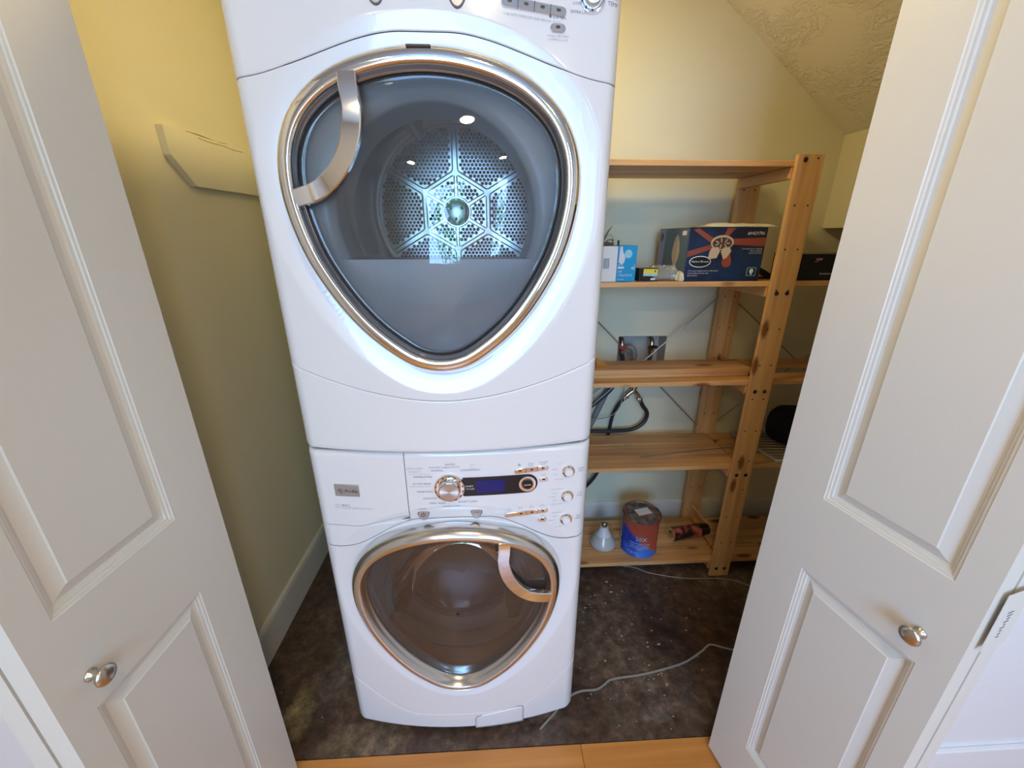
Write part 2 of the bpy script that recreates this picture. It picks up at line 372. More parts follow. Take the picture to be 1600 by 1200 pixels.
# floor: concrete slab in the closet, wood boards in the room
fl = MB().box((-0.95, YF, -0.10), (2.05, YB + .1, 0)).build('floor', M['conc']); tag(fl, kind='structure', label='dark brown stained concrete floor of the closet')
wf = MB().box((-2.1, -2.45, -0.10), (2.1, YF - .001, -0.013)).build('floor_room', M['bark']); tag(wf, kind='structure', label='honey coloured plank floor in front of the closet')
bw, rows = 0.0925, 35
protos = {}
for r_ in range(rows):
    y1 = YF - 0.002 - r_ * bw; y0 = y1 - bw + 0.0012
    x = -2.1 + (0.0 if r_ else 0.0) ; cuts = []
    off = [0.247 + 2.1 - 1.16 * 2, 0.70, 0.25, 0.95, 0.48][r_ % 5]
    xs = [-2.1]; q = -2.1 + off
    while q < 2.1:
        if q - xs[-1] > .05: xs.append(q)
        q += 1.16
    xs.append(2.1)
    for a, b in zip(xs[:-1], xs[1:]):
        key = round(b - a, 4)
        if key not in protos:
            L = (b - a) / 2 - .0006; hw = (bw - .0012) / 2
            mb = MB().box((-L, -hw, -0.013), (L, hw, -0.001))
            o = mb.build('plank', M['bamboo'], wf, local=True, bevel=0.0008, seg=1); protos[key] = o.data; o.location = ((a + b) / 2, (y0 + y1) / 2, 0)
        else:
            o = bpy.data.objects.new('plank', protos[key]); col.objects.link(o); o.parent = wf; o.location = ((a + b) / 2, (y0 + y1) / 2, 0)
            q2 = o.modifiers.new('b', 'BEVEL'); q2.width = 0.0008; q2.segments = 1; q2.limit_method = 'ANGLE'
W = M['wall']
tag(MB().box((XL - .1, YF, 0), (XL, YB + .1, 2.6)).build('wall_left', W), kind='structure', label='yellow closet side wall left of the machines')
# back wall with a cut-out for the hose box
bx0, bx1, bz0, bz1 = 0.572, 0.797, 0.865, 1.040
wb = MB()
for a, b in (((XL - .1, YB, 0), (bx0, YB + .1, 2.6)), ((bx1, YB, 0), (2.05, YB + .1, 2.6)), ((bx0, YB, 0), (bx1, YB + .1, bz0)), ((bx0, YB, bz1), (bx1, YB + .1, 2.6))): wb.box(a, b)
tag(wb.build('wall_back', W), kind='structure', label='yellow back wall of the closet behind the shelves')
tag(MB().box((bx0 - .01, YB + .1, bz0 - .01), (bx1 + .01, YB + .11, bz1 + .01)).build('wall_back_cavity', M['roomwall']), kind='structure')
# right wall hangs down to a soffit; the recess goes on beneath it
tag(MB().box((XR, YF, 1.498), (2.05, YB, 2.0)).build('wall_right', W), kind='structure', label='yellow boxed-out wall above the recess at right')
tag(MB().box((1.95, YF, 0), (2.05, YB, 1.498)).build('wall_right_recess', W), kind='structure')
# sloping ceiling, then flat ceiling
x0, z0, x1, z1 = XR, 1.841, 0.846, 2.256; sl = (z1 - z0) / (x1 - x0); xt = x0 + (HC - z0) / sl
P = []
for i in range(2):
    P.append([(2.05, YR0 + .1 if i == 0 else YB + .05, z0 + sl * (2.05 - x0)), (xt, YR0 + .1 if i == 0 else YB + .05, HC), (xt, YR0 + .1 if i == 0 else YB + .05, HC + .06), (2.05, YR0 + .1 if i == 0 else YB + .05, 2.1)])
cm = MB().add(P[0] + P[1], [(0, 1, 2, 3), (7, 6, 5, 4), (0, 4, 5, 1), (1, 5, 6, 2), (2, 6, 7, 3), (3, 7, 4, 0)])
tag(cm.build('ceiling_slope', M['ceil']), kind='structure', label='sloping stomp-textured ceiling over the shelves')
tag(MB().box((XL - .1, YF - .02, HC), (xt + .02, YB + .1, HC + .08)).build('ceiling', M['ceil']), kind='structure', label='closet ceiling')
tag(MB().box((-2.1, -2.45, 2.44), (2.1, YR0, 2.52)).build('ceiling_room', M['roomwall']), kind='structure')
# front wall of the closet (wall between closet and room) with its opening
JL, JR, HD = -0.735, 0.86, 2.04
fw = MB(); fw.box((-2.1, YR0, 0), (JL, YF, 2.5)); fw.box((JR, YR0, 0), (2.1, YF, 2.5)); fw.box((JL, YR0, HD), (JR, YF, 2.5))
tag(fw.build('wall_front', M['trimwhite']), kind='structure', label='wall around the closet opening')
tr = MB(); tr.box((JR, YR0 - .014, 0), (JR + .07, YR0, HD + .07)); tr.box((JL - .07, YR0 - .014, 0), (JL, YR0, HD + .07)); tr.box((JL, YR0 - .014, HD), (JR, YR0, HD + .07))
tag(tr.build('trim_1', M['trimwhite'], bevel=.003), kind='structure')
tag(MB().box((JR + .07, YR0 - .013, 0), (2.1, YR0, .115)).build('baseboard_front', M['trimwhite'], bevel=.003), kind='structure')
# room walls, rear wall has the window
for nm, a, b in (('wall_room_left', (-2.1, -2.45, 0), (-2.0, YR0, 2.5)), ('wall_room_right', (2.0, -2.45, 0), (2.1, YR0, 2.5))):
    tag(MB().box(a, b).build(nm, M['roomwall']), kind='structure')
WZ0, WZ1 = 0.88, 2.30; WX = ((-0.86, 0.51), (1.19, 1.53))
rw = MB(); rw.box((-2.1, -2.45, 0), (WX[0][0], -2.35, 2.5)); rw.box((WX[0][1], -2.45, 0), (WX[1][0], -2.35, 2.5)); rw.box((WX[1][1], -2.45, 0), (2.1, -2.35, 2.5))
for a, b in WX: rw.box((a, -2.45, 0), (b, -2.35, WZ0)); rw.box((a, -2.45, WZ1), (b, -2.35, 2.5))
tag(rw.build('wall_room_rear', M['door']), kind='structure')
for k, (wx0, wx1) in enumerate(WX):
    wr = empty('window_%d' % (k + 1), (wx0, -2.40, WZ0), kind='structure', label='white framed window behind the viewer, ' + ('facing open sky', 'facing the tree')[k])
    for a, b in (((wx0, -2.42, WZ0), (wx0 + .04, -2.37, WZ1)), ((wx1 - .04, -2.42, WZ0), (wx1, -2.37, WZ1)), ((wx0 + .04, -2.42, WZ0), (wx1 - .04, -2.37, WZ0 + .04)), ((wx0 + .04, -2.42, WZ1 - .04), (wx1 - .04, -2.37, WZ1))): MB().box(a, b).build('window_frame', M['door'], wr, bevel=.003)
    MB().box((wx0 + .04, -2.41, 1.55), (wx1 - .04, -2.38, 1.58)).build('sash_bar', M['door'], wr)
# baseboards
def baseb(name, poly, fn, a, b):
    tag(MB().prism(poly, a, b, fn).build(name, M['trimpaint']), kind='structure')
bp = [(0, 0), (.014, 0), (.014, .132), (.011, .145), (.006, .150), (0, .150)]
baseb('baseboard_left', bp, lambda u, v, w_: (XL + u, w_, v), YF, YB)
baseb('baseboard_back', bp, lambda u, v, w_: (w_, YB - u, v), XL + .014, 1.95)
# painted hanging-rail board on the left wall
pb = [(1.229, 1.736), (1.233, 1.668), (1.307, 1.600), (YB, 1.606), (YB, 1.742)]
tb = MB().prism(pb, XL, XL + .020, lambda u, v, w_: (w_, u, v)).build('wall_board', M['boardpaint'], bevel=.0015, origin=(XL, 1.5, 1.67))
tag(tb, 'yellow painted wooden board with clipped lower corner on the side wall', 'board')
ck = MB()
cr = [(1.36, 1.7405), (1.40, 1.7395), (1.44, 1.741), (1.49, 1.7425), (1.53, 1.7405), (1.58, 1.743)]
for k in range(len(cr) - 1):
    ck.tube([(XL + .0202, cr[k][0], cr[k][1] - .010), (XL + .0204, cr[k + 1][0], cr[k + 1][1] - .010 + R.uniform(-.001, .001))], .0009, 4)
ck.build('paint_crack', M['card'], tb)
MB().tube([(XL + .016, 1.32, 1.739), (XL + .019, 1.37, 1.7395), (XL + .018, 1.45, 1.738), (XL + .02, 1.5, 1.742)], [.001, .002, .0012, .0008], 5).build('paint_crack', M['card'], tb)

# ------------------------------------------------------------------ bifold doors
def rect_loft(mb, x0, x1, z0, z1, prof, fn):
    rings = []
    for d, h in prof: rings.append([(x0 + d, z0 + d, h), (x1 - d, z0 + d, h), (x1 - d, z1 - d, h), (x0 + d, z1 - d, h)])
    v = [fn(*p) for r_ in rings for p in r_]; f = []
    for i in range(len(rings) - 1):
        for j in range(4): f.append((i * 4 + j, i * 4 + (j + 1) % 4, i * 4 + 4 + (j + 1) % 4, i * 4 + 4 + j))
    k = (len(rings) - 1) * 4; f.append((k, k + 1, k + 2, k + 3)); mb.add(v, f)
DP = [(0, 0), (.0015, -.0015), (.005, -.002), (.006, -.0045), (.010, -.0052), (.011, -.0085), (.016, -.0100), (.033, -.0035), (.0345, -.0015), (.036, -.0015)]
LW, LH, LT = 0.356, 2.005, 0.033
def leaf_mesh(a, b):
    """local: s along x (0..LW), thickness along +y (front face at y=0, facing -y), z up"""
    mb = MB(); fn = lambda s_, z, h: (s_, -h, z)
    xs = [0, a, b, LW]; zs = [0, .178, .788, .962, 1.86, LH]
    for face in (0, 1):
        for i in range(3):
            for j in range(5):
                X0, X1, Z0, Z1 = xs[i], xs[i + 1], zs[j], zs[j + 1]
                if i == 1 and j in (1, 3):
                    rect_loft(mb, X0, X1, Z0, Z1, DP, fn if face == 0 else (lambda s_, z, h: (s_, LT + h, z)))
                else:
                    y = 0 if face == 0 else LT
                    mb.add([(X0, y, Z0), (X1, y, Z0), (X1, y, Z1), (X0, y, Z1)], [(0, 1, 2, 3)])
    mb.add([(0, 0, 0), (LW, 0, 0), (LW, LT, 0), (0, LT, 0), (0, 0, LH), (LW, 0, LH), (LW, LT, LH), (0, LT, LH)], [(0, 1, 2, 3), (4, 5, 6, 7), (0, 4, 7, 3), (1, 5, 6, 2)])
    return mb
def leaf(name, G, d, nrm, parent, a=.103, b=.3145):
    """G: guide-edge floor point, d: direction guide->hinge, nrm: direction the front face looks"""
    mb = leaf_mesh(a, b)
    Mx = Matrix(((d[0], -nrm[0], 0, G[0]), (d[1], -nrm[1], 0, G[1]), (0, 0, 1, 0.012), (0, 0, 0, 1)))
    mb.xform(Mx); o = mb.build(name, M['door'], parent)
    import bmesh
    bm = bmesh.new(); bm.from_mesh(o.data); bmesh.ops.remove_doubles(bm, verts=bm.verts, dist=.00005); bmesh.ops.recalc_face_normals(bm, faces=bm.faces); bm.to_mesh(o.data); bm.free()
    return o
def knob(pos, nrm, parent):
    n_ = Vector((nrm[0], nrm[1], 0)).normalized(); up = Vector((0, 0, 1)); x_ = up.cross(n_)
    Mx = Matrix(((x_.x, 0, n_.x, pos[0]), (x_.y, 0, n_.y, pos[1]), (0, 1, 0, pos[2]), (0, 0, 0, 1)))
    mb = MB().lathe([(0, 0), (.0085, 0), (.0095, .001), (.009, .003), (.006, .005), (.0052, .012), (.006, .016), (.010, .018), (.0142, .020), (.0158, .023), (.0150, .026), (.0115, .0285), (.006, .030), (.0001, .0305)], n=28)
    mb.xform(Mx); return mb.build('knob', M['nickel'], parent, smooth=True, angle=60)
def bifold(idx, G, d, side, label):
    d = np.array(d) / np.linalg.norm(d)
    nrm = np.array([d[1], -d[0]]) * side       # looks to the middle of the opening
    root = empty('door_%d' % idx, (G[0], G[1], 0), label=label, kind='structure')
    lf = leaf('leading_leaf', G, d, nrm, root)
    kp = np.array(G) + d * .305
    knob((kp[0] + nrm[0] * .0, kp[1] + nrm[1] * .0, .858), nrm, lf)
    off = -nrm * (LT * 2 + .006)
    G2 = np.array(G) + off
    leaf('pivot_leaf', G2, d, -nrm, root)
    H_ = np.array(G) + d * (LW + .0015) - nrm * (LT + .003)
    for z in (.25, 1.16, 1.75):
        mb = MB().tube([(H_[0] + d[0] * .003, H_[1] + d[1] * .003, z - .035), (H_[0] + d[0] * .003, H_[1] + d[1] * .003, z + .035)], .0035, 10)
        t_ = np.array([-d[1], d[0]])
        c_ = np.array([H_[0], H_[1]]); w_ = .016
        v = []
        for zz in (z - .035, z + .035):
            for s_ in (-w_, w_):
                for e in (0, .0016): q = c_ + t_ * s_ + d * (e - .001); v.append((q[0], q[1], zz))
        mb.add(v, [(0, 1, 3, 2), (4, 5, 7, 6), (0, 1, 5, 4), (2, 3, 7, 6), (0, 2, 6, 4), (1, 3, 7, 5)])
        mb.build('hinge', M['door'], root, smooth=True)
    return root, H_, d, nrm
ps = PS; aR = PS - math.radians(13.2)
bifold(1, (-0.588, 0.747), (-math.sin(ps), -math.cos(ps)), -1, 'white bifold door folded back on the left of the closet')
rt, Hr, dr, nr = bifold(2, (0.632, 0.745), (-math.sin(aR), -math.cos(aR)), 1, 'white bifold door folded back on the right of the closet')
# strip of clear tape with pencil marks over the joint of the right door's two leaves
t_ = np.array([-dr[1], dr[0]]); mb = MB(); c_ = Hr + dr * .0048
def tp(s_, z, e=0): q = c_ + t_ * s_ + dr * e; return (q[0], q[1], z)
mb.add([tp(-.022, .885), tp(.026, .892), tp(.024, 1.0), tp(-.024, .995), tp(-.022, .885, .0006), tp(.026, .892, .0006), tp(.024, 1.0, .0006), tp(-.024, .995, .0006)], [(0, 1, 2, 3), (4, 5, 6, 7), (0, 1, 5, 4), (1, 2, 6, 5), (2, 3, 7, 6), (3, 0, 4, 7)])
tape = mb.build('tape_strip', M['door'], rt)
mk = MB()
for k in range(9):
    z = .91 + k * .006; mk.tube([tp(-.003 + R.uniform(-.003, .002), z, .0008), tp(.003 + R.uniform(-.002, .003), z + .002, .0008)], .0007, 4)
mk.build('pencil_mark', M['print'], tape)

# ------------------------------------------------------------------ washer and dryer
SCX, SCZ = 1.032, 1.02
HP = [(0, .760), (.07, .754), (.135, .737), (.19, .709), (.235, .667), (.262, .612), (.269, .55), (.260, .485), (.238, .418), (.199, .348), (.152, .288), (.10, .242), (.052, .213), (0, .203)]
def outline(n=10):
    global HP
    HP = [(x * SCX, .48 + (z - .48) * SCZ) for x, z in HP]; pts = HP + [(-x, z) for x, z in reversed(HP[1:-1])]
    return np.array(spline(pts, n, closed=True))
OUT = outline(8)
_t = np.roll(OUT, -1, 0) - np.roll(OUT, 1, 0); _t /= np.linalg.norm(_t, axis=1)[:, None]
NIN = np.stack([_t[:, 1], -_t[:, 0]], 1)      # inward normal candidate
if ((OUT + NIN * .01 - np.array([0, .5])) ** 2).sum() > ((OUT - np.array([0, .5])) ** 2).sum(): NIN = -NIN
def bow(x, z): return -.036 * (1 - (np.minimum(np.abs(x), .343) / .343) ** 2) * (0.75 + .5 * (1 - np.clip(z / .96, 0, 1)))
def sdf(x, z):
    sh = x.shape; p = np.stack([x.ravel(), z.ravel()], 1)
    d = np.sqrt(((p[:, None, :] - OUT[None, :, :]) ** 2).sum(-1)); k = d.argmin(1)
    s_ = np.sign(-((p - OUT[k]) * NIN[k]).sum(1)); return (d.min(1) * np.where(s_ == 0, 1, s_)).reshape(sh)
AW, AT = .343, .965
def F(x, z, scoop=False):
    x = np.asarray(x, float); z = np.asarray(z, float)
    y = bow(x, z)
    d = np.clip(AW - np.abs(x), 0, .03); y = y + .03 - np.sqrt(np.maximum(.03 ** 2 - (.03 - d) ** 2, 0))
    dt = np.clip(AT - z, 0, .016); y = y + .016 - np.sqrt(np.maximum(.016 ** 2 - (.016 - dt) ** 2, 0))
    db = np.clip(z, 0, .012); y = y + .012 - np.sqrt(np.maximum(.012 ** 2 - (.012 - db) ** 2, 0))
    s_ = sdf(x, z)
    y = y + .013 * (1 - np.clip((s_ - .006) / .044, 0, 1) ** .9)
    if scoop:
        top = .752 + .031 * sm((x + .246) / .136); bot = .750 + .0175 * np.clip((x + .246) / .136, 0, 1)
        k = ((x > -.246) & (x < -.109)).astype(float)
        inside = sm((top - z) / .002) * sm((z - bot + .002) / .012) * k * sm((x + .246) / .05)
        y = y + .016 * inside
    return y
def Fp(x, z): return float(F(np.array([x]), np.array([z]))[0])
def colgrid(mb, xs, lo, hi, nz, scoop=False):
    X = np.repeat(xs[:, None], nz, 1); t_ = np.linspace(0, 1, nz)[None, :]
    Z = lo[:, None] + (hi - lo)[:, None] * t_
    Y = F(X, Z, scoop)
    mb.grid([[(X[i, j], Y[i, j], Z[i, j]) for j in range(nz)] for i in range(len(xs))])
def edge_xs(a, b, n):
    x = np.linspace(a, b, n)
    e = AW - .03 * (1 - np.cos(np.linspace(0, PI / 2, 9)))
    ex = [q for q in np.concatenate([e, -e]) if a - 1e-9 <= q <= b + 1e-9]
    return np.unique(np.round(np.concatenate([x, ex]), 6))

def capsule(w_, h_, n=8):
    r_ = h_ / 2; p = []
    for s_, x in ((1, w_ / 2 - r_), (-1, -w_ / 2 + r_)):
        for k in range(n + 1): q = -PI / 2 + PI * k / n; p.append((x + s_ * r_ * math.cos(q), s_ * r_ * math.sin(q)))
    return p
def plaque(name, poly, x, z, h, m, parent, bev=.001, rot=0, dy=0, tiltn=True):
    """flat plaque of given outline lying on the front surface and standing h proud"""
    c_, s_ = math.cos(rot), math.sin(rot); y0 = Fp(x, z) + dy
    gx = (Fp(x + .004, z) - Fp(x - .004, z)) / .008
    mb = MB().prism(poly, 0, 1, lambda u, v, w_: (x + u * c_ - v * s_, y0 + .002 - (h + .002) * w_ + gx * (u * c_ - v * s_), z + u * s_ + v * c_))
    return mb.build(name, m, parent, local=True, bevel=bev, smooth=True)
def turned(name, prof, x, z, m, parent, n=36, dy=0):
    y0 = Fp(x, z) + dy; mb = MB().lathe([(r_, y0 - h) for r_, h in prof], (x, 0, z), 'Y', n)
    return mb.build(name, m, parent, local=True, smooth=True)
class Print:
    def __init__(s): s.all = []
    def t(s, txt, x, z, size=.0072, align='CENTER', lift=.0005, m=None, shear=0, sx=1, yfix=None, rot=0):
        v, f = text2d(txt, size, align, shear)
        X = np.array([x + (a * math.cos(rot) - b * math.sin(rot)) * sx for a, b in v]); Z = np.array([z + a * math.sin(rot) + b * math.cos(rot) for a, b in v])
        Y = (F(X, Z) if yfix is None else np.full(len(X), yfix)) - lift
        mb = MB(); mb.add(list(zip(X.tolist(), Y.tolist(), Z.tolist())), f, m or M['print']); s.all.append(mb); return s
    def bar(s, x0, x1, z, h=.0006, m=None, z1=None):
        z1 = z if z1 is None else z1; xs = np.linspace(x0, x1, 8); zz = np.linspace(z, z1, 8); Y = F(xs, zz) - .0005; mb = MB(); s.all.append(mb)
        for i in range(7): mb.add([(xs[i], Y[i], zz[i] - h / 2), (xs[i + 1], Y[i + 1], zz[i + 1] - h / 2), (xs[i + 1], Y[i + 1], zz[i + 1] + h / 2), (xs[i], Y[i], zz[i] + h / 2)], [(0, 1, 2, 3)], m or M['print'])
        return s
    def done(s, name, parent):
        for mb in s.all: mb.build(name, None, parent, local=True, recalc=False)
shield = [(math.sin(a) * r_, -math.cos(a) * r_) for a, r_ in [(2 * PI * k / 24, .0125 * (1 + .10 * math.cos(3 * 2 * PI * k / 24))) for k in range(24)]]
shield = [(x, z * 1.08) for x, z in shield]

def appliance(kind, base, label):
    dryer = kind == 'dryer'
    root = empty(kind, (-0.106, 0.862, base), label, kind)
    B = lambda mb, name, m, p=None, **k: mb.build(name, m, p or root, local=True, **k)
    # ---- cabinet shell
    cb = MB(); yb, D = .030, .735; g_ = AW - .001
    prof = [(-g_, 0.004), (g_, 0.004), (g_, AT - .004), (-g_, AT - .004)]
    cb.add([(x, y, z) for y in (yb, D) for x, z in prof], [(0, 1, 5, 4), (1, 2, 6, 5), (2, 3, 7, 6), (3, 0, 4, 7), (4, 5, 6, 7)])
    B(cb, 'cabinet', M['white'], solid=.004)
    # dark backing just behind the front panels so that the joints read dark
    bk = MB(); xs = np.linspace(-AW + .012, AW - .012, 60)
    # backing only where no door: strips above and below door and along joints
    seamf = (lambda x: .726 + .062 * sm((.335 - np.abs(x)) / .30)) if dryer else (lambda x: .687 + .085 * sm((.275 - np.abs(x)) / .19))
    groof = (lambda x: .130 + .082 * (np.abs(x) / AW) ** 1.8) if dryer else (lambda x: .066 + .115 * sm((np.abs(x) - .13) / .34) * 1.9)
    gap = .0007
    sx = seamf(xs)
    for lo, hi in ((sx - .008, sx + .008), (groof(xs) - .008, groof(xs) + .008)):
        X = np.stack([xs, xs], 1); Z = np.stack([lo, hi], 1); Y = F(X, Z) + .0045
        bk = MB(); bk.grid([[(X[i, j], Y[i, j], Z[i, j]) for j in range(2)] for i in range(len(xs))])
        B(bk, 'joint_backing', M['seam'], recalc=False)
    # ---- control panel
    if dryer:
        mb = MB(); xs = edge_xs(-AW, AW, 190); colgrid(mb, xs, seamf(xs) + gap, np.full(len(xs), AT), 70)
        cp = B(mb, 'control_panel', M['white'], smooth=True, solid=.004)
    else:
        sxv = -.1075
        mb = MB(); xs = edge_xs(sxv + .0008, AW, 150); colgrid(mb, xs, seamf(xs) + gap, np.full(len(xs), AT), 70)
        cp = B(mb, 'control_panel', M['white'], smooth=True, solid=.004)
        # panel strip under the detergent drawer
        mb = MB(); xs = edge_xs(-AW, sxv, 110); top = .752 + .031 * sm((xs + .246) / .136)
        colgrid(mb, xs, seamf(xs) + gap, top - .0006, 40, scoop=True)
        B(mb, 'drawer_surround', M['white'], smooth=True, solid=.004)
        mb = MB(); colgrid(mb, edge_xs(-AW, sxv - .0008, 90), (lambda q: .752 + .031 * sm((q + .246) / .136) + .0006)(edge_xs(-AW, sxv - .0008, 90)), np.full(len(edge_xs(-AW, sxv - .0008, 90)), AT), 60)
        dw = B(mb, 'detergent_drawer', M['white'], smooth=True, solid=.004)
        mb = MB().box((sxv - .004, Fp(sxv, .86) + .004, .79), (sxv + .004, Fp(sxv, .86) + .006, .955)); B(mb, 'joint_backing', M['seam'])
    # ---- middle panel with the door hole (polar fill)
    N_ = 420; C0 = np.array([0., .48])
    xs = np.linspace(-AW, AW, 400)
    bd = np.concatenate([np.stack([xs, seamf(xs) - gap], 1), np.stack([np.full(150, AW), np.linspace(float(seamf(AW)), float(groof(AW)), 150)], 1)[1:-1], np.stack([xs[::-1], groof(xs[::-1]) + gap], 1), np.stack([np.full(150, -AW), np.linspace(float(groof(-AW)), float(seamf(-AW)), 150)], 1)[1:-1]])
    angB = np.arctan2(bd[:, 1] - C0[1], bd[:, 0]); rB = np.hypot(bd[:, 0], bd[:, 1] - C0[1])
    inn = OUT + NIN * .006; angI = np.arctan2(inn[:, 1] - C0[1], inn[:, 0]); rI = np.hypot(inn[:, 0], inn[:, 1] - C0[1])
    corners = [math.atan2(z - C0[1], x) for x, z in ((AW, float(seamf(AW)) - gap), (-AW, float(seamf(AW)) - gap), (AW, float(groof(AW)) + gap), (-AW, float(groof(AW)) + gap))]
    an = np.unique(np.concatenate([np.linspace(-PI, PI, N_, endpoint=False), corners]))
    def itp(a, A, r_):
        k = A.argsort(); A2 = A[k]; r2 = r_[k]; return np.interp(a, np.concatenate([A2 - 2 * PI, A2, A2 + 2 * PI]), np.tile(r2, 3))
    ro, ri = itp(an, angB, rB), itp(an, angI, rI); nr_ = 44
    ts = np.concatenate([np.linspace(0, .55, 26), np.linspace(.55, .86, 9)[1:], np.linspace(.86, 1, 11)[1:]])
    RR = ri[:, None] + np.maximum(ro - ri, .0015)[:, None] * ts[None, :]
    X = RR * np.cos(an)[:, None]; Z = C0[1] + RR * np.sin(an)[:, None]; X = np.clip(X, -AW, AW); Y = F(X, Z)
    mb = MB(); mb.grid([[(X[i, j], Y[i, j], Z[i, j]) for j in range(len(ts))] for i in range(len(an))], closeu=True)
    B(mb, 'front_panel', M['white'], smooth=True, angle=50)
    # ---- lower panel
    mb = MB(); xs = edge_xs(-AW, AW, 150); colgrid(mb, xs, np.full(len(xs), 0.0), groof(xs) - gap, 36)
    B(mb, 'lower_panel', M['white'], smooth=True, solid=.004)
    if not dryer:
        fx = [(.032, .002), (.032, .040), (.037, .050), (.050, .054), (.165, .072), (.176, .072), (.180, .064), (.180, .002)]
        pts = [(x, z) for x, z in fx]
        v = [(x, Fp(x, max(z, .013)) - .0012, z) for x, z in pts] + [(x, Fp(x, max(z, .013)) + .003, z) for x, z in pts]; n = len(pts)
        gm = MB(); 
        X = np.linspace(.032, .180, 22); topz = np.interp(X, [.032, .037, .050, .165, .176, .180], [.040, .050, .055, .072, .071, .062])
        P_ = []
        for i, x in enumerate(X): P_.append([(x, Fp(x, max(z, .013)) - .0011, z) for z in np.linspace(.001, topz[i], 10)])
        gm.grid(P_); B(gm, 'filter_cover', M['white'], smooth=True, solid=.0011)
        ol = MB(); ol.tube([(x, Fp(x, max(z, .013)) - .0004, z) for x, z in pts], .0009, 5); B(ol, 'filter_cover_joint', M['seam'])
        for x in (-.28, .28):
            for y in (.08, .66): B(MB().lathe([(.0, -.03), (.018, -.03), (.02, -.026), (.016, -.016), (.007, -.012), (.007, .008)], (x, y, 0), 'Z', 18), 'foot', M['black'])
    # ---- door: ring, window, handle
    hs = 1.0 if dryer else 1.18
    dprof = [(-.0005, -.004), (0, .014), (.0025, .026), (.0065, .034), (.011, .0375), (.013, .0385), (.0265, .0395), (.0285, .0385), (.0330, .026), (.0375, .018), (.040, .016), (.042, .008)] if dryer else \
            [(-.0005, -.004), (-.001, .008), (.0005, .020), (.004, .031), (.009, .039), (.015, .0435), (.0165, .0425), (.0175, .0435), (.0285, .0445), (.0300, .043), (.0345, .030), (.0385, .022), (.040, .020), (.042, .010)]
    yb0 = lambda x, z: float(bow(np.array(x), np.array(z))) + .013
    yc = yb0(0, .48)
    def ring(d0, h):
        q = OUT + NIN * d0; return [(x, yb0(x, z) * .75 + yc * .25 - h, z) for x, z in q]
    door = B(MB().grid([ring(d0, h) for d0, h in dprof], closev=True), 'door', M['chrome'] if dryer else M['satin'], smooth=True, angle=55)
    # dark joint line round the glass, then the convex glass
    B(MB().grid([ring(.0385, .0185), ring(.0425, .0150)], closev=True), 'window_gasket', M['dark'], door, smooth=True)
    q = OUT + NIN * .0405; rows_ = []
    cz = .50
    for t_ in [1, .985, .96, .92, .86, .78, .68, .56, .43, .29, .15, .02]:
        dome = (.030 if dryer else .026) * (1 - t_ ** 2.2)
        rows_.append([(x * t_, (yb0(x, z) * .75 + yc * .25) * t_ + yc * (1 - t_) - .016 - dome, cz + (z - cz) * t_) for x, z in q])
    B(MB().grid(rows_, closev=True), 'door_window', M['glass'] if dryer else M['glassw'], door, smooth=True, recalc=False)
    # inner liner with the round opening
    ocz = .505 if dryer else .50; OR = .192 if dryer else .178
    flat = .424 if dryer else None
    def opn(r_, y, fl_=True):
        p = []
        for x, z in OUT:
            a = math.atan2(z - .5, x); X_ = r_ * math.cos(a); Z_ = ocz + r_ * math.sin(a)
            if flat and fl_: Z_ = max(Z_, flat)
            p.append((X_, y, Z_))
        return p
    m_l = M['liner'] if dryer else M['liner2']
    if dryer:
        rr_ = [[(x, yb0(x, z) - .010, z) for x, z in OUT + NIN * .038], [(x, yb0(x, z) + .002, z) for x, z in OUT + NIN * .045], opn(OR + .018, -.004), opn(OR + .004, .002), opn(OR, .012), opn(OR - .004, .10)]
        B(MB().grid(rr_, closev=True), 'door_liner', m_l, door, smooth=True, angle=60)
    else:
        rr_ = [[(x, yb0(x, z) - .010, z) for x, z in OUT + NIN * .038], [(x, yb0(x, z) + .000, z) for x, z in OUT + NIN * .046], opn(OR + .03, -.004), opn(OR + .026, .004)]
        B(MB().grid(rr_, closev=True), 'door_liner', m_l, door, smooth=True, angle=60)
        # rubber bellows and moulded glass bowl
        B(MB().lathe([(OR + .028, .002), (OR + .016, .012), (OR + .010, .030), (OR + .016, .045), (OR + .004, .058), (OR - .012, .066), (OR - .016, .080), (OR - .006, .095), (OR + .03, .11)], (0, 0, ocz), 'Y', 72).__class__ and MB().grid([[((r_) * math.cos(a), y, ocz + r_ * math.sin(a)) for a in np.linspace(0, 2 * PI, 72, endpoint=False)] for r_, y in [(OR + .028, .002), (OR + .016, .012), (OR + .010, .030), (OR + .016, .045), (OR + .004, .058), (OR - .012, .066), (OR - .016, .080), (OR - .006, .095), (OR + .03, .11)]], closev=True), 'rubber_seal', M['gasket'], smooth=True)
        B(MB().grid([[(r_ * math.cos(a), y, ocz + r_ * math.sin(a)) for a in np.linspace(0, 2 * PI, 72, endpoint=False)] for r_, y in [(OR - .010, .100), (OR - .016, .096), (OR - .020, .100), (OR - .016, .106)]], closev=True), 'drum_rim', M['chrome'], smooth=True)
        B(MB().grid([[(r_ * math.cos(a), y, ocz + r_ * math.sin(a)) for a in np.linspace(0, 2 * PI, 64, endpoint=False)] for r_, y in [(OR + .006, -.008), (OR - .004, .01), (OR - .022, .045), (OR - .048, .078), (OR - .09, .092), (.02, .096)]], closev=True), 'glass_bowl', glassy('bowl_glass', (0.86, .84, .82), 1.45, .02), door, smooth=True, recalc=False)
    # ---- drum
    dr_, y0, y1 = (.268, .10, .535) if dryer else (.25, .11, .44)
    dz = .541 if dryer else .50; dz = min(dz, .55)
    ang = np.linspace(0, 2 * PI, 72, endpoint=False)
    circ = lambda r_, y, z=dz: [(r_ * math.cos(a), y, z + r_ * math.sin(a)) for a in ang]
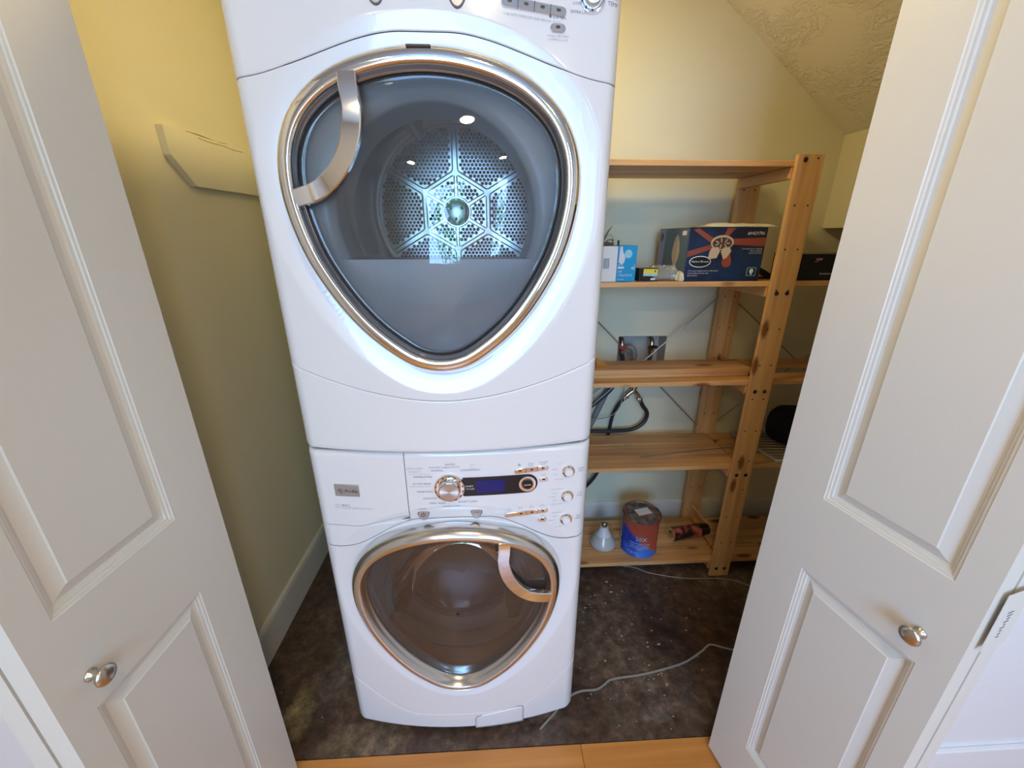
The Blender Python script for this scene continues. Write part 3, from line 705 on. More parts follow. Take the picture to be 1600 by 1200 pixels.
    drum = B(MB().grid([circ(dr_ - .06, y0 - .0), circ(dr_ - .006, y0 + .004), circ(dr_, y0 + .02), circ(dr_, y1 - .02), circ(dr_ - .012, y1 - .004), circ(dr_ - .02, y1)], closev=True), 'drum', M['steel'], smooth=True, recalc=False)
    for k in range(3):
        a = PI / 2 + .45 + k * 2 * PI / 3; ca, sa = math.cos(a), math.sin(a)
        pr = [(-.035, 0), (-.02, .03), (-.006, .055), (.006, .055), (.02, .03), (.035, 0)]
        mb = MB().prism(pr, y0 + .04, y1 - .03, lambda u, v, w_: ((dr_ - v) * ca - u * sa, w_, dz + (dr_ - v) * sa + u * ca)); B(mb, 'drum_baffle', M['steel'], drum, bevel=.006, smooth=True)
    bp_ = MB().grid([circ(dr_ - .0195, y1), circ(.245, y1 + .002), circ(.240, y1 - .004), circ(.118, y1 - .006), circ(.112, y1 - .004), circ(.04, y1 - .006), circ(.001, y1 - .006)], closev=True)
    bp_o = B(bp_, 'drum_back_plate', M['steel'], drum, smooth=True, recalc=False)
    yh = y1 - .0068
    B(MB().lathe([(.001, y1 - .026), (.026, y1 - .026), (.033, y1 - .023), (.037, y1 - .014), (.040, y1 - .006)], (0, 0, dz), 'Y', 40), 'hub', M['steel'], bp_o, smooth=True)
    for a in (PI * 5 / 6, PI / 6, -PI / 2): B(MB().lathe([(.0001, y1 - .0268), (.0052, y1 - .0266)], (.021 * math.cos(a), 0, dz + .021 * math.sin(a)), 'Y', 10), 'hub_hole', M['dark'], bp_o)
    hol = MB(); rim = MB(); rib = MB(); pt = .0118
    for iy in range(-24, 25):
        for ix in range(-24, 25):
            X_ = (ix + (iy % 2) * .5) * pt; Z_ = iy * pt * .866; r_ = math.hypot(X_, Z_)
            if r_ < .04 or r_ > .236: continue
            a = math.atan2(Z_, X_); ph = ((a - PI / 2) % (PI / 3)) - PI / 6; ed = r_ * math.sin(PI / 6 - abs(ph)); mid = r_ * math.cos(ph)
            if (r_ > .052 and mid < .087 and ed > .0115) or (mid > .112 and r_ < .230 and ed > .0135):
                c_ = [(.0001, yh - .0001), (.0042, yh)]
                hol.lathe(c_, (X_, 0, dz + Z_), 'Y', 7)
                rim.lathe([(.0042, yh + .0002), (.0050, yh - .0014), (.0057, yh + .0006)][:2] + [(.0057, yh + .0006)], (X_, 0, dz + Z_), 'Y', 7)
    # drop the caps that lathe adds on rims
    rim.f = [f for f in rim.f if len(f) == 4]; rim.mi = rim.mi[:len(rim.f)]; hol.mi = hol.mi[:len(hol.f)]
    tag(B(hol, 'vent_hole', M['dark'], bp_o, recalc=False), kind='stuff'); tag(B(rim, 'vent_rim', M['steel'], bp_o, recalc=False), kind='stuff')
    for k in range(6):
        am = PI / 2 + PI / 6 + k * PI / 3
        def pl(mid, pr): return (mid * math.cos(am) - pr * math.sin(am), yh - .001, dz + mid * math.sin(am) + pr * math.cos(am))
        t6 = math.tan(PI / 6)
        def sec(r0, m1, e, outer):
            p = []
            if not outer:
                a1 = PI / 6 - math.asin(e / r0); p += [pl(r0 * math.cos(a), r0 * math.sin(a)) for a in np.linspace(-a1, a1, 6)]
                w1 = m1 * t6 - e / math.cos(PI / 6); p += [pl(m1 - .003, w1), pl(m1, w1 - .004), pl(m1, -w1 + .004), pl(m1 - .003, -w1)]
            else:
                w1 = r0 * t6 - e / math.cos(PI / 6); p += [pl(r0 + .004, -w1 - .001), pl(r0, -w1 + .005), pl(r0, w1 - .005), pl(r0 + .004, w1 + .001)]
                a1 = PI / 6 - math.asin(e / m1); p += [pl(m1 * math.cos(a), m1 * math.sin(a)) for a in np.linspace(a1, -a1, 10)]
            return p
        rib.tube(sec(.045, .0935, .0055, False), .0017, 6, closed=True); rib.tube(sec(.1045, .2365, .0065, True), .0021, 6, closed=True)
    B(rib, 'pressed_rib', M['steel'], bp_o, smooth=True)
    # ---- handle
    mir = 1 if dryer else -1
    hc = spline([(-.126, .722), (-.1255, .700), (-.123, .665), (-.131, .625), (-.149, .590), (-.174, .562), (-.205, .543), (-.246, .531)], 7)
    hw, hh, rows_ = .0155, .013, []
    for i, (x, z) in enumerate(hc):
        a = hc[max(i - 1, 0)]; c_ = hc[min(i + 1, len(hc) - 1)]; tx, tz = c_[0] - a[0], c_[1] - a[1]; L = math.hypot(tx, tz); nx, nz = -tz / L, tx / L
        s_ = abs(2 * i / (len(hc) - 1) - 1); hgt = (.0405 if dryer else .046) + .006 * (1 - s_ ** 3)
        y_ = (yb0(x, z) * .75 + yc * .25) - hgt; xx = x * mir; nx *= mir
        pr = [(-hw, hh), (-hw, .002), (-hw + .002, 0), (hw - .002, 0), (hw, .002), (hw, hh)]
        rows_.append([(xx + nx * u, y_ + v, z + nz * u) for u, v in pr])
    hm = MB().grid(rows_, closev=True); k = len(rows_[0]); n = len(rows_)
    hm.f += [tuple(range(k)), tuple((n - 1) * k + j for j in range(k))]; hm.mi += [0, 0]
    B(hm, 'handle', M['chrome'], door, smooth=True, angle=30)
    # ---- controls
    pnt = Print(); small = .0058
    def bar(x0, x1, z, n_, zs=0, hgt=.0125):
        L = x1 - x0; rot = math.atan2(zs, L)
        o = plaque('button_bar', capsule(L, hgt), (x0 + x1) / 2, z + zs / 2, .0035, M['chrome'], cp, rot=rot)
        for k in range(n_):
            u = x0 + L * (k + .5) / n_; zc = z + zs * (k + .5) / n_
            plaque('indicator', capsule(.0075, .004), u, zc + .001, .0041, M['brownp'], o, bev=0, rot=rot)
            if k: plaque('button_joint', [(-.0004, -hgt / 2), (.0004, -hgt / 2), (.0004, hgt / 2), (-.0004, hgt / 2)], x0 + L * k / n_, z + zs * k / n_, .0038, M['dark'], o, bev=0, rot=rot)
    def onebtn(x, z, w_=.022):
        o = plaque('lock_button', capsule(w_, .0125), x, z, .0035, M['chrome'], cp); plaque('indicator', capsule(.0075, .004), x, z + .001, .0041, M['brownp'], o, bev=0)
    def rknob(x, z, r_=.0155):
        o = turned('selector_knob', [(r_ * 1.05, -.001), (r_ * 1.05, .002), (r_, .005), (r_ * .75, .006), (r_ * .70, .0055), (.0001, .0055)], x, z, M['chrome'], cp)
        turned('knob_cap', [(r_ * .68, .004), (r_ * .66, .012), (r_ * .60, .0135), (.0001, .014)], x, z, M['white'] if not dryer else M['spun'], o)
        for a in (200, 235, 270, 305, 340, 20, 90):
            q = math.radians(a); plaque('indicator', [(-.0014, -.0014), (.0014, -.0014), (.0014, .0014), (-.0014, .0014)], x + r_ * .87 * math.cos(q), z + r_ * .87 * math.sin(q), .0066, M['brownp'], o, bev=0)
    def shieldb(x, z, name, txt, k=1.0):
        o = plaque(name + '_rim', [(a * 1.12 * k, b * 1.12 * k) for a, b in shield], x, z, .0022, M['seam'], cp, bev=.0005)
        plaque(name, [(a * k, b * k) for a, b in shield], x, z, .0034, M['grey'], o, bev=.001)
        return o
    dz_ = {True: .875, False: .868}[dryer]
    o = turned('cycle_dial', [(.0375, -.001), (.0375, .004), (.036, .007), (.031, .008), (.028, .0075), (.0001, .0075)], -.004, dz_, M['chrome'], cp)
    turned('dial_grip', [(.0265, .005), (.0265, .018), (.025, .021), (.022, .022)], -.004, dz_, M['chrome'], o)
    turned('dial_face', [(.0222, .0215), (.0221, .0222), (.0001, .0224)], -.004, dz_, M['spun'], o)
    for k in range(14):
        q = 2 * PI * k / 14 + PI / 2; plaque('indicator', [(-.0022, -.0014), (.0022, -.0014), (.0022, .0014), (-.0022, .0014)], -.004 + .0325 * math.cos(q), dz_ + .0325 * math.sin(q), .0088, M['brownp'], o, bev=0, rot=q + PI / 2)
    xs = np.linspace(.028, .184, 14); h_ = .0255
    mb = MB(); top = []; bot = []
    for x in xs: top.append((x, Fp(x, dz_) - .0022, dz_ + h_)); bot.append((x, Fp(x, dz_) - .0022, dz_ - h_))
    arc = [(.184 + h_ * math.sin(a), Fp(.184 + h_ * math.sin(a), dz_) - .0022, dz_ + h_ * math.cos(a)) for a in np.linspace(0, PI, 14)[1:-1]]
    loop = top + arc + bot[::-1]; n = len(loop); mb.add(loop + [(x, y + .004, z) for x, y, z in loop], [tuple(range(n))] + [(i, (i + 1) % n, n + (i + 1) % n, n + i) for i in range(n)])
    dsp = B(mb, 'display', M['blackpl'])
    x0_, x1_ = .060, .128
    B(MB().add([(x0_, Fp(x0_, dz_) - .0027, dz_ - .017), (x1_, Fp(x1_, dz_) - .0027, dz_ - .017), (x1_, Fp(x1_, dz_) - .0027, dz_ + .017), (x0_, Fp(x0_, dz_) - .0027, dz_ + .017)], [(0, 1, 2, 3)]), 'screen', M['lcd'], dsp, recalc=False)
    o = turned('enter_button', [(.0215, -.001), (.0215, .003), (.0205, .005), (.0145, .0052), (.0135, .0045), (.0001, .0045)], .184, dz_, M['chrome'], cp)
    turned('enter_button_face', [(.0132, .004), (.0125, .0068), (.010, .0075), (.0001, .0078)], .184, dz_, M['blackpl'], o)
    shieldb(-.073, .838 if dryer else .789, 'power_button', '', 1.15 if dryer else 1.0); shieldb(.058, .836 if dryer else .789, 'start_button', '', 1.15 if dryer else 1.0)
    zp = .838 if dryer else .789; kk = 1.15 if dryer else 1.0
    yl = Fp(-.073, zp) - .0036
    pm = MB().tube([(-.073 + .0048 * kk * math.sin(a), yl, zp + .0048 * kk * math.cos(a)) for a in np.linspace(.6, 2 * PI - .6, 14)], .0008, 5); pm.tube([(-.073, yl, zp + .0005), (-.073, yl, zp + .0075)], .0008, 5)
    B(pm, 'power_symbol', M['dark'], cp)
    pnt.t('START', .058, zp + .0015, .0048 * kk, lift=.0037, m=M['dark']).t('PAUSE', .058, zp - .0045, .0048 * kk, lift=.0037, m=M['dark'])
    if dryer:
        bar(.130, .240, .830, 4, -.010, .014); onebtn(.226, .7985, .027); rknob(.284, .845, .022); rknob(.284, .910, .018)
        pnt.t('LOCK', .2285, .812, .0085).t('HOLD 3 SECONDS', .227, .7865, .0045, m=M['printlt']).t('CONTROL LOCK', .227, .7815, .0045, m=M['printlt'])
        pnt.t('ALERT', .228, .8375, .0085).t('* USE WITH TIMED DRY AND SENSOR CYCLES', .132, .8125, .0048, 'LEFT', m=M['printlt'], rot=-.08)
        pnt.t('LOW', .258, .833, .006).t('EXTRA LOW', .264, .8215, .006).t('DRY', .322, .8455, .0085).t('TEMP', .322, .8365, .0085)
        pnt.t('DELICATES', .02, .83, .0075, m=M['printlt']).t('COTTONS', -.05, .905, .0075).t('EASY CARE', -.06, .888, .0075).t('TIMED DRY', -.02, .922, .0075)
        # lock pictogram
        lk = MB(); y_ = Fp(.2125, .815) - .0005; lk.add([(.2105, y_, .8125), (.2145, y_, .8125), (.2145, y_, .8155), (.2105, y_, .8155)], [(0, 1, 2, 3)]); lk.tube([(.2115, y_, .8155), (.2115, y_, .8175), (.2135, y_, .8175), (.2135, y_, .8155)], .0003, 4); B(lk, 'lock_symbol', M['print'], cp, recalc=False)
        # small dark latch on top of the ring
        x_ = -.006; lt = MB().box((x_ - .020, yc - .036, .7555), (x_ + .020, yc - .030, .7585)); B(lt, 'ring_catch', M['brownp'], door, bevel=.0008)
    else:
        bar(.152, .236, .904, 3, .004); bar(.127, .238, .781, 4, .004); onebtn(.224, .7585); onebtn(.2245, .876)
        for z, a, b_, L in ((.893, 'WASH', 'TEMP', ['HOT', 'WARM', 'COLD', 'TAP COLD']), (.821, 'SOIL', 'LEVEL', ['EXTRA HEAVY', 'HEAVY', 'NORMAL', 'LIGHT', 'EXTRA LIGHT']), (.751, 'SPIN', 'SPEED', ['EXTRA HIGH', 'HIGH', 'MEDIUM', 'LOW', 'NO SPIN'])):
            rknob(.286, z); pnt.t(a, .3195, z + .001, .0062).t(b_, .3195, z - .0065, .0062)
            for k, s_ in enumerate(L):
                q = k / (len(L) - 1); pnt.t(s_, .270 - .012 * math.sin(q * PI) if len(s_) < 7 else .276 - .014 * math.sin(q * PI), z + .020 - .044 * q, .0048, 'RIGHT', m=M['printlt'])
        pnt.t('WHITES', 0, .928, .0068).t('COLORS /', -.036, .921, .0068).t('HEAVY DUTY', .002, .9205, .0068).t('NORMAL', -.031, .9125, .0068).t('STEAMREFRESH', .046, .9115, .0068)
        pnt.t('STEAM ASSIST', -.084, .9185, .0065, m=M['printlt']).t('CYCLES  II', -.086, .910, .0065, m=M['printlt'])
        pnt.bar(-.1, -.05, .9052, m=M['printlt']); pnt.bar(-.1, -.05, .872)
        pnt.t('WRINKLE FREE', -.044, .896, .0068, 'RIGHT').t('ACTIVE WEAR', -.048, .877, .0068, 'RIGHT').t('HANDWASH', -.044, .855, .0068, 'RIGHT').t('DELICATES', -.036, .836, .0068, 'RIGHT')
        pnt.t('POWER', -.074, .8055, .0062).t('SPEED WASH', -.036, .822, .0068).t('DRAIN & SPIN', -.002, .812, .0068).t('BASKET CLEAN', .038, .824, .0068)
        pnt.t('Delay', .192, .9205, .0055).t('Wash', .192, .915, .0055).t('Overnight', .223, .922, .0055).t('Ready', .223, .9165, .0055).t('Back', .2245, .886, .0055)
        for k, (a, b_) in enumerate((('Pre', 'Wash'), ('Extra', 'Rinse'), ('Auto', 'Soak'), ('Stain', 'Inspector'))): pnt.t(a, .140 + k * .028, .7975 + k * .001, .0052, m=M['printlt']).t(b_, .140 + k * .028, .7925 + k * .001, .0052, m=M['printlt'])
        pnt.t('Lock', .224, .768, .0055).t('Hold 3 seconds', .224, .748, .0042, m=M['printlt'])
        pnt.t('e', .164, .9165, .018, m=M['green'])
        ey = Fp(.05, dz_) - .0030
        pnt.t('SMART', .034, dz_ + .001, .0062, 'LEFT', lift=.0032, m=M['paper']).t('CYCLES', .034, dz_ - .0065, .0062, 'LEFT', lift=.0032, m=M['paper']).t('ENTER', .184, dz_ - .002, .0055, lift=.0084, m=M['paper'])
        # basket pictogram
        bk2 = MB(); y_ = Fp(.05, .925) - .0005; bk2.tube([(.047, y_, .920), (.047, y_, .928), (.056, y_, .928), (.056, y_, .920)], .0004, 4, closed=True); B(bk2, 'basket_symbol', M['printlt'], cp, recalc=False)
    pnt.done('lettering', cp)
    if not dryer:
        # maker's badge and lettering on the drawer front
        bx_, bz_ = -.2535, .858
        bo = plaque('badge', [(-.0305, -.0165), (.0305, -.0165), (.0305, .0165), (-.0305, .0165)], bx_, bz_, .0025, M['grey'], dw, bev=.001)
        yb_ = Fp(bx_, bz_) - .0028; gx = (Fp(bx_ + .01, bz_) - Fp(bx_ - .01, bz_)) / .02
        bm_ = MB()
        def onb(u, v): return (bx_ + u, yb_ + gx * u, bz_ + v)
        n = 20; c_ = [onb(-.0165 + .0072 * math.cos(2 * PI * k / n), -.002 + .0072 * math.sin(2 * PI * k / n)) for k in range(n)]; bm_.add(c_, [tuple(range(n))], M['print'])
        c_ = [(x, y - .0004, z) for x, y, z in [onb(-.0165 + .0058 * math.cos(2 * PI * k / n), -.002 + .0058 * math.sin(2 * PI * k / n)) for k in range(n)]]; bm_.tube(c_, .0004, 4, M['grey'], closed=True)
        for k in range(4):
            a = PI / 4 + k * PI / 2; x, y, z = onb(-.0165 + .0066 * math.cos(a), -.002 + .0066 * math.sin(a)); bm_.tube([(x, y - .0005, z), (x + .0012 * math.cos(a + 1.6), y - .0005, z + .0012 * math.sin(a + 1.6))], .0005, 4, M['grey'])
        for s_, x, z, sz, sh, mm in (('GE', -.0165, -.0042, .0066, .3, M['grey']), ('Profile', -.0065, -.0045, .0125, .35, M['dark'])):
            v, f = text2d(s_, sz, 'CENTER' if s_ == 'GE' else 'LEFT', sh); bm_.add([(lambda p: (p[0], p[1] - .0008, p[2]))(onb(x + a, z + b)) for a, b in v], f, mm)
        B(bm_, 'badge_lettering', None, bo, recalc=False)
        p2 = Print(); p2.t('AVC', -.2735, .810, .011, 'LEFT').t('ADAPTIVE VIBRATION CONTROL', -.2735, .8045, .0052, 'LEFT', m=M['printlt'])
        for k in range(4): p2.bar(-.290, -.277, .8055 + k * .0035, m=M['printlt'])
        p2.done('lettering', dw)
    return root
washer = appliance('washer', 0.030, 'white front-loading washing machine standing on the concrete floor beneath the dryer')
dryer = appliance('dryer', 0.998, 'white front-loading dryer stacked on top of the washing machine')

# ------------------------------------------------------------------ shelving unit
SF, SB = 1.407, 1.699
XP, PW = 0.973, 0.088
ZS = [0.0642, 0.5574, 0.9281, 1.299, 1.6752]; TS = 0.018
unit = empty('shelving_unit', (XP, SF, 0), 'open pine shelving unit of two bays along the back wall', 'shelving')
def wood(name, a, b, m, parent=unit, bev=.0022): return MB().box(a, b).build(name, m, parent, bevel=bev)
XA, XE = 0.250, 1.86
for x, h_ in ((XA, 1.709), (XP, 1.709), (XE - PW, 1.46)):
    for y in (SF - .0145, SB + .0005):
        p_ = wood('post', (x, y, 0), (x + PW, y + (.014 if y < SF else .020), h_), M['pineZ'])
        hl = MB()
        if y < SF:
            for k in range(int(h_ / .137)):
                for dx in (.022, PW - .022): hl.lathe([(.0001, y - .0004), (.0033, y - .0003)], (x + dx, 0, .19 + k * .137), 'Y', 8)
            tag(hl.build('peg_hole', M['dark'], p_), kind='stuff')
        else:
            for k in range(int(h_ / .137)):
                for dx in (.022, PW - .022): hl.lathe([(.0001, y - .0004), (.0031, y - .0003)], (x + dx, 0, .13 + k * .137), 'Y', 8)
            tag(hl.build('peg_hole', M['dark'], p_), kind='stuff')
        for z in ZS:
            if z + .02 > h_: continue
            zb = z + .018 if z > 1.6 else z - .022
            for dx in ((.026,) if z > 1.6 else (.026, PW - .024)):
                MB().lathe([(.0001, y - .0026), (.0045, y - .0026), (.0072, y - .0014), (.0080, y)], (x + dx, 0, zb), 'Y', 14).build('bolt', M['blackpl'], p_, smooth=True)
pw3 = (SB - SF - .012) / 3
for zi, z in enumerate(ZS):
    for bay, (a, b) in enumerate(((XA + PW, XP - .001), (XP + PW + .001, XE - PW - .001))):
        if bay and zi == 4: continue
        # shelf boards run between the front posts; the middle and back ones run past them
        for k in range(3):
            if zi == 2 and k > 0: continue
            y0 = SF + k * (pw3 + .006)
            xa, xb = a - PW * .5 + .003, b + PW * .5 - .003
            wood('plank', (xa, y0, z), (xb, y0 + pw3, z + TS), M['pineX'])
        if zi == 2: wood('plank', (a - PW * .5 + .003, SB - pw3, z), (b + PW * .5 - .003, SB, z + TS), M['pineX'])
        for x in (a - .018, b - .004): wood('cleat', (x, SF + .001, z - .036), (x + .018, SB - .001, z - .0005), M['pineY'])
YBR = SB + .0045
for a, b in (((XP - .001, 1.225), (XA + PW, .62)), ((XP - .001, .615), (XA + PW, 1.235)), ((XP + PW + .001, 1.195), (XE - PW, .62)), ((XP + PW + .001, .632), (XE - PW, 1.235))):
    MB().tube([(a[0], YBR, a[1]), (b[0], YBR, b[1])], .0028, 6).build('cross_brace', M['wire'], unit)
    YBR = SB + .0045 + (.006 if YBR < SB + .006 else 0)
# loose boards lying on the third shelf
wood('board', (.30, 1.462, .9466), (1.005, 1.553, .9636), M['pineX'], None).name = 'loose_board'
lb = bpy.data.objects['loose_board']; tag(lb, 'lower of two loose pine boards stacked on the middle shelf', 'board', 'loose boards on the middle shelf')
l2 = wood('loose_board', (.30, 1.456, .9642), (1.010, 1.549, .9812), M['pineX'], None); tag(l2, 'upper of two loose pine boards stacked on the middle shelf', 'board', 'loose boards on the middle shelf')
mb = MB().box((-.30, -.045, 0), (.30, .045, .017)); mb.xform(Matrix.Translation((1.37, 1.59, .9466)) @ Matrix.Rotation(-.06, 4, 'Z'))
l3 = mb.build('loose_board', M['pineX'], None, bevel=.002); tag(l3, 'short loose pine board on the middle shelf right of the post', 'board', 'loose boards on the middle shelf')
for dx in (0,):
    mb = MB(); mb.tube([(.62, 1.482, .5777), (.80, 1.517, .5782), (1.022, 1.547, .5777), (1.06, 1.55, .5777)], .0022, 6)
    tag(mb.build('steel_rod', M['wire'], origin=(.8, 1.51, .5757), smooth=True), 'thin bent steel rod lying across the second shelf from the floor', 'rod')

# ------------------------------------------------------------------ things on the shelves
Z2 = ZS[3] + TS + .0005
def carton(name, w_, d_, h_, loc, rz, m, label, cat, group=None):
    root = empty(name, loc, label, cat, group)
    T = Matrix.Translation(loc) @ Matrix.Rotation(rz, 4, 'Z')
    MB().box((0, 0, 0), (w_, d_, h_)).xform(T).build('carton', m, root, bevel=.001)
    return root, T
def flat(T, root, name, poly, face, m, lift=.0006):
    """2D polygon on the front ('F': u=x, v=z at y=0) or left side ('L': u=y from the front, v=z at x=0)"""
    fn = (lambda u, v, e: (u, -e, v)) if face == 'F' else (lambda u, v, e: (-e, u, v))
    mb = MB().prism(poly, 0, lift, fn); mb.xform(T); return mb.build(name, m, root)
def ftext(T, root, name, items, face, m, lift=.0012, part=None):
    mb = MB()
    for s_, u, v, sz, al, *rest in items:
        vv, f = text2d(s_, sz, al, rest[0] if rest else 0)
        mb.add([((u + a, -lift, v + b) if face == 'F' else (-lift, u - a, v + b)) for a, b in vv], f)
    mb.xform(T); return mb.build(name, m, root, recalc=False)
def ell(cx, cz, a, b, n=20, rot=0): return [(cx + a * math.cos(2 * PI * k / n) * math.cos(rot) - b * math.sin(2 * PI * k / n) * math.sin(rot), cz + a * math.cos(2 * PI * k / n) * math.sin(rot) + b * math.sin(2 * PI * k / n) * math.cos(rot)) for k in range(n)]
# ceiling-fan carton
fw_, fh_, fd_ = .270, .176, .255
root, T = carton('fan_box', fw_, fd_, fh_, (.668, 1.416, Z2), 0.0, M['navy'], 'dark blue ceiling fan carton with rust blades pictured, on the upper shelf', 'box')
hub = (.118, .128)
for poly in ([(.03, .174), (.014, .168), (.092, .118), (.104, .132)], [(.002, .080), (.002, .100), (.088, .124), (.092, .110)], [(.142, .122), (.144, .140), (.268, .144), (.268, .116)], [(.118, .142), (.134, .146), (.158, .175), (.130, .175)]): flat(T, root, 'blade_print', poly, 'F', M['copper'])
flat(T, root, 'blade_print', [(.130, .102), (.146, .108), (.160, .066), (.158, .052), (.146, .046), (.132, .050), (.126, .062)], 'F', M['copper'])
flat(T, root, 'motor_print', ell(*hub, .040, .024), 'F', M['tan'], .0008); flat(T, root, 'motor_print', ell(hub[0], hub[1] - .002, .034, .019), 'F', M['brownp'], .0011)
for k in range(7):
    q = k * PI / 3.5; flat(T, root, 'scroll_print', ell(hub[0] + .02 * math.cos(q), hub[1] - .002 + .010 * math.sin(q), .008, .002, 10, q), 'F', M['tan'], .0014)
for cx in (.096, .136): flat(T, root, 'shade_print', [(cx - .018, .098), (cx - .012, .112), (cx + .010, .114), (cx + .018, .100), (cx + (.010 if cx < .1 else .004), .078), (cx - (.020 if cx < .1 else .006), .074)], 'F', M['tan'], .0012)
flat(T, root, 'logo_ring', ell(.050, .066, .038, .019, 28), 'F', M['paper']); flat(T, root, 'logo_field', ell(.050, .066, .0355, .0165, 28), 'F', M['blackpl'], .0009)
flat(T, root, 'icon_print', [(.222, .018), (.254, .018), (.254, .046), (.222, .046)], 'F', M['skyp']); flat(T, root, 'icon_print', [(.2235, .0195), (.2525, .0195), (.2525, .0445), (.2235, .0445)], 'F', M['navy'], .0009)
flat(T, root, 'icon_print', ell(.238, .034, .007, .008), 'F', M['paper'], .0012); flat(T, root, 'icon_print', [(.235, .022), (.241, .022), (.241, .028), (.235, .028)], 'F', M['paper'], .0012)
ftext(T, root, 'carton_lettering', [('Harbor Breeze', .050, .0635, .0102, 'CENTER'), ('#0429786', .262, .153, .0150, 'RIGHT'), ('Four blade indoor ceiling fan', .262, .106, .0062, 'RIGHT'), ('with two light kit', .262, .099, .0062, 'RIGHT'), ('oiled bronze finish', .262, .092, .0062, 'RIGHT'), ('Dual mount ceiling fan with reversible blades', .012, .034, .0058, 'LEFT'), ('Includes light kit and pull chains', .012, .026, .0058, 'LEFT'), ('Bulbs included', .012, .018, .0058, 'LEFT')], 'F', M['paper'], .0014)
# left side: teal panel with a pale band and a leaf-blade picture
flat(T, root, 'side_print', [(.004, .002), (.251, .002), (.251, .174), (.004, .174)], 'L', M['teal']); flat(T, root, 'side_print', [(.205, .002), (.251, .002), (.251, .174), (.190, .174)], 'L', M['mauve'], .0009)
for s_ in (-1, 1): flat(T, root, 'leaf_print', [(.090 + s_ * u, v) for u, v in ((.002, .046), (.010, .050), (.026, .075), (.030, .100), (.022, .128), (.010, .148), (.002, .154))], 'L', M['tan'], .0011)
flat(T, root, 'side_logo', ell(.222, .145, .013, .016), 'L', M['blackpl'], .0013); flat(T, root, 'side_print', [(.02, .152), (.05, .152), (.05, .166), (.02, .166)], 'L', M['paper'], .0012)
# folded paper packet on the carton
def crumple(name, w_, d_, h_, loc, rz, m, label, cat, amp=.004, seed=1, nx=36, ny=18, taper=.3):
    rr = np.random.RandomState(seed); ph = rr.rand(12, 3) * 6.28; fr = rr.rand(12, 2) * 9 + 2
    mb = MB(); top = []; bot = []
    for i in range(nx + 1):
        tr_, br_ = [], []
        for j in range(ny + 1):
            u, v = i / nx, j / ny; e = min(1, 7 * min(u, 1 - u)) ** .5 * min(1, 5 * min(v, 1 - v)) ** .5
            nz_ = sum(math.sin(fr[k, 0] * u * 6 + fr[k, 1] * v * 4 + ph[k, 0]) for k in range(12)) / 12
            xx = (u - .5) * w_ + amp * math.sin(7 * v + ph[1, 1]); yy = (v - .5) * d_ + amp * math.sin(9 * u + ph[2, 1])
            tr_.append((xx, yy, h_ * (.35 + .65 * e * (1 - taper * u)) + amp * nz_ * 2.2 * (.3 + e))); br_.append((xx, yy, h_ * .12 * (1 - e)))
        top.append(tr_); bot.append(br_)
    mb.grid(top); mb.grid(bot); n0 = (nx + 1) * (ny + 1)
    idx = lambda i, j: i * (ny + 1) + j
    lp = [(i, 0) for i in range(nx + 1)] + [(nx, j) for j in range(1, ny + 1)] + [(i, ny) for i in range(nx - 1, -1, -1)] + [(0, j) for j in range(ny - 1, 0, -1)]
    for k in range(len(lp)):
        a, b = idx(*lp[k]), idx(*lp[(k + 1) % len(lp)]); mb.f.append((a, b, b + n0, a + n0)); mb.mi.append(0)
    mb.xform(Matrix.Translation(loc) @ Matrix.Rotation(rz, 4, 'Z'))
    o = mb.build(name, m, origin=loc, smooth=True, angle=50); return tag(o, label, cat)
crumple('paper_packet', .245, .13, .014, (.862, 1.500, Z2 + fh_ + .001), .03, M['cream'], 'crumpled cream paper packet lying on top of the blue fan carton', 'packet', .0022, 3)
# bulb cartons at the left
root, T = carton('bulb_box', .066, .10, .119, (.4325, 1.424, Z2), 0, M['bluebox'], 'tall bright blue light bulb box beside the white box', 'box')
flat(T, root, 'bulb_print', [(.004, .066), (.012, .058), (.022, .062), (.026, .078), (.022, .090), (.016, .100), (.014, .116), (.006, .116), (.005, .09)], 'F', M['porc']); flat(T, root, 'seal_print', ell(.036, .092, .013, .014), 'F', M['skyp'])
flat(T, root, 'lettering_field', [(.002, .044), (.024, .044), (.024, .050), (.002, .050)], 'F', M['paper'])
ftext(T, root, 'box_lettering', [('65 W', .002, .053, .008, 'LEFT'), ('LED', .003, .031, .0095, 'LEFT'), ('UTILITECH', .004, .018, .0105, 'LEFT'), ('60', .062, .056, .006, 'RIGHT'), ('45', .064, .040, .016, 'RIGHT'), ('DIMMABLE', .003, .006, .005, 'LEFT')], 'F', M['paper'])
root, T = carton('white_box', .105, .10, .117, (.3265, 1.424, Z2), 0, M['paper'], 'plain white box with a barcode at the dryer end of the upper shelf', 'box')
mb = MB()
for k, (a, b) in enumerate(((0, .0016), (.003, .0042), (.0055, .0085), (.010, .011), (.0125, .0150), (.0165, .0175), (.019, .0215), (.023, .024))): mb.add([(.052 + .030 * 0 + 0.0, -.0008, .044 + a), (.072, -.0008, .044 + a), (.072, -.0008, .044 + b), (.052, -.0008, .044 + b)], [(0, 1, 2, 3)])
mb.v = [((.056 + (z - .044) * .9), y, .044 + (x - .052) * 1.7) for x, y, z in mb.v]; mb.xform(T); mb.build('barcode', M['print'], root, recalc=False)
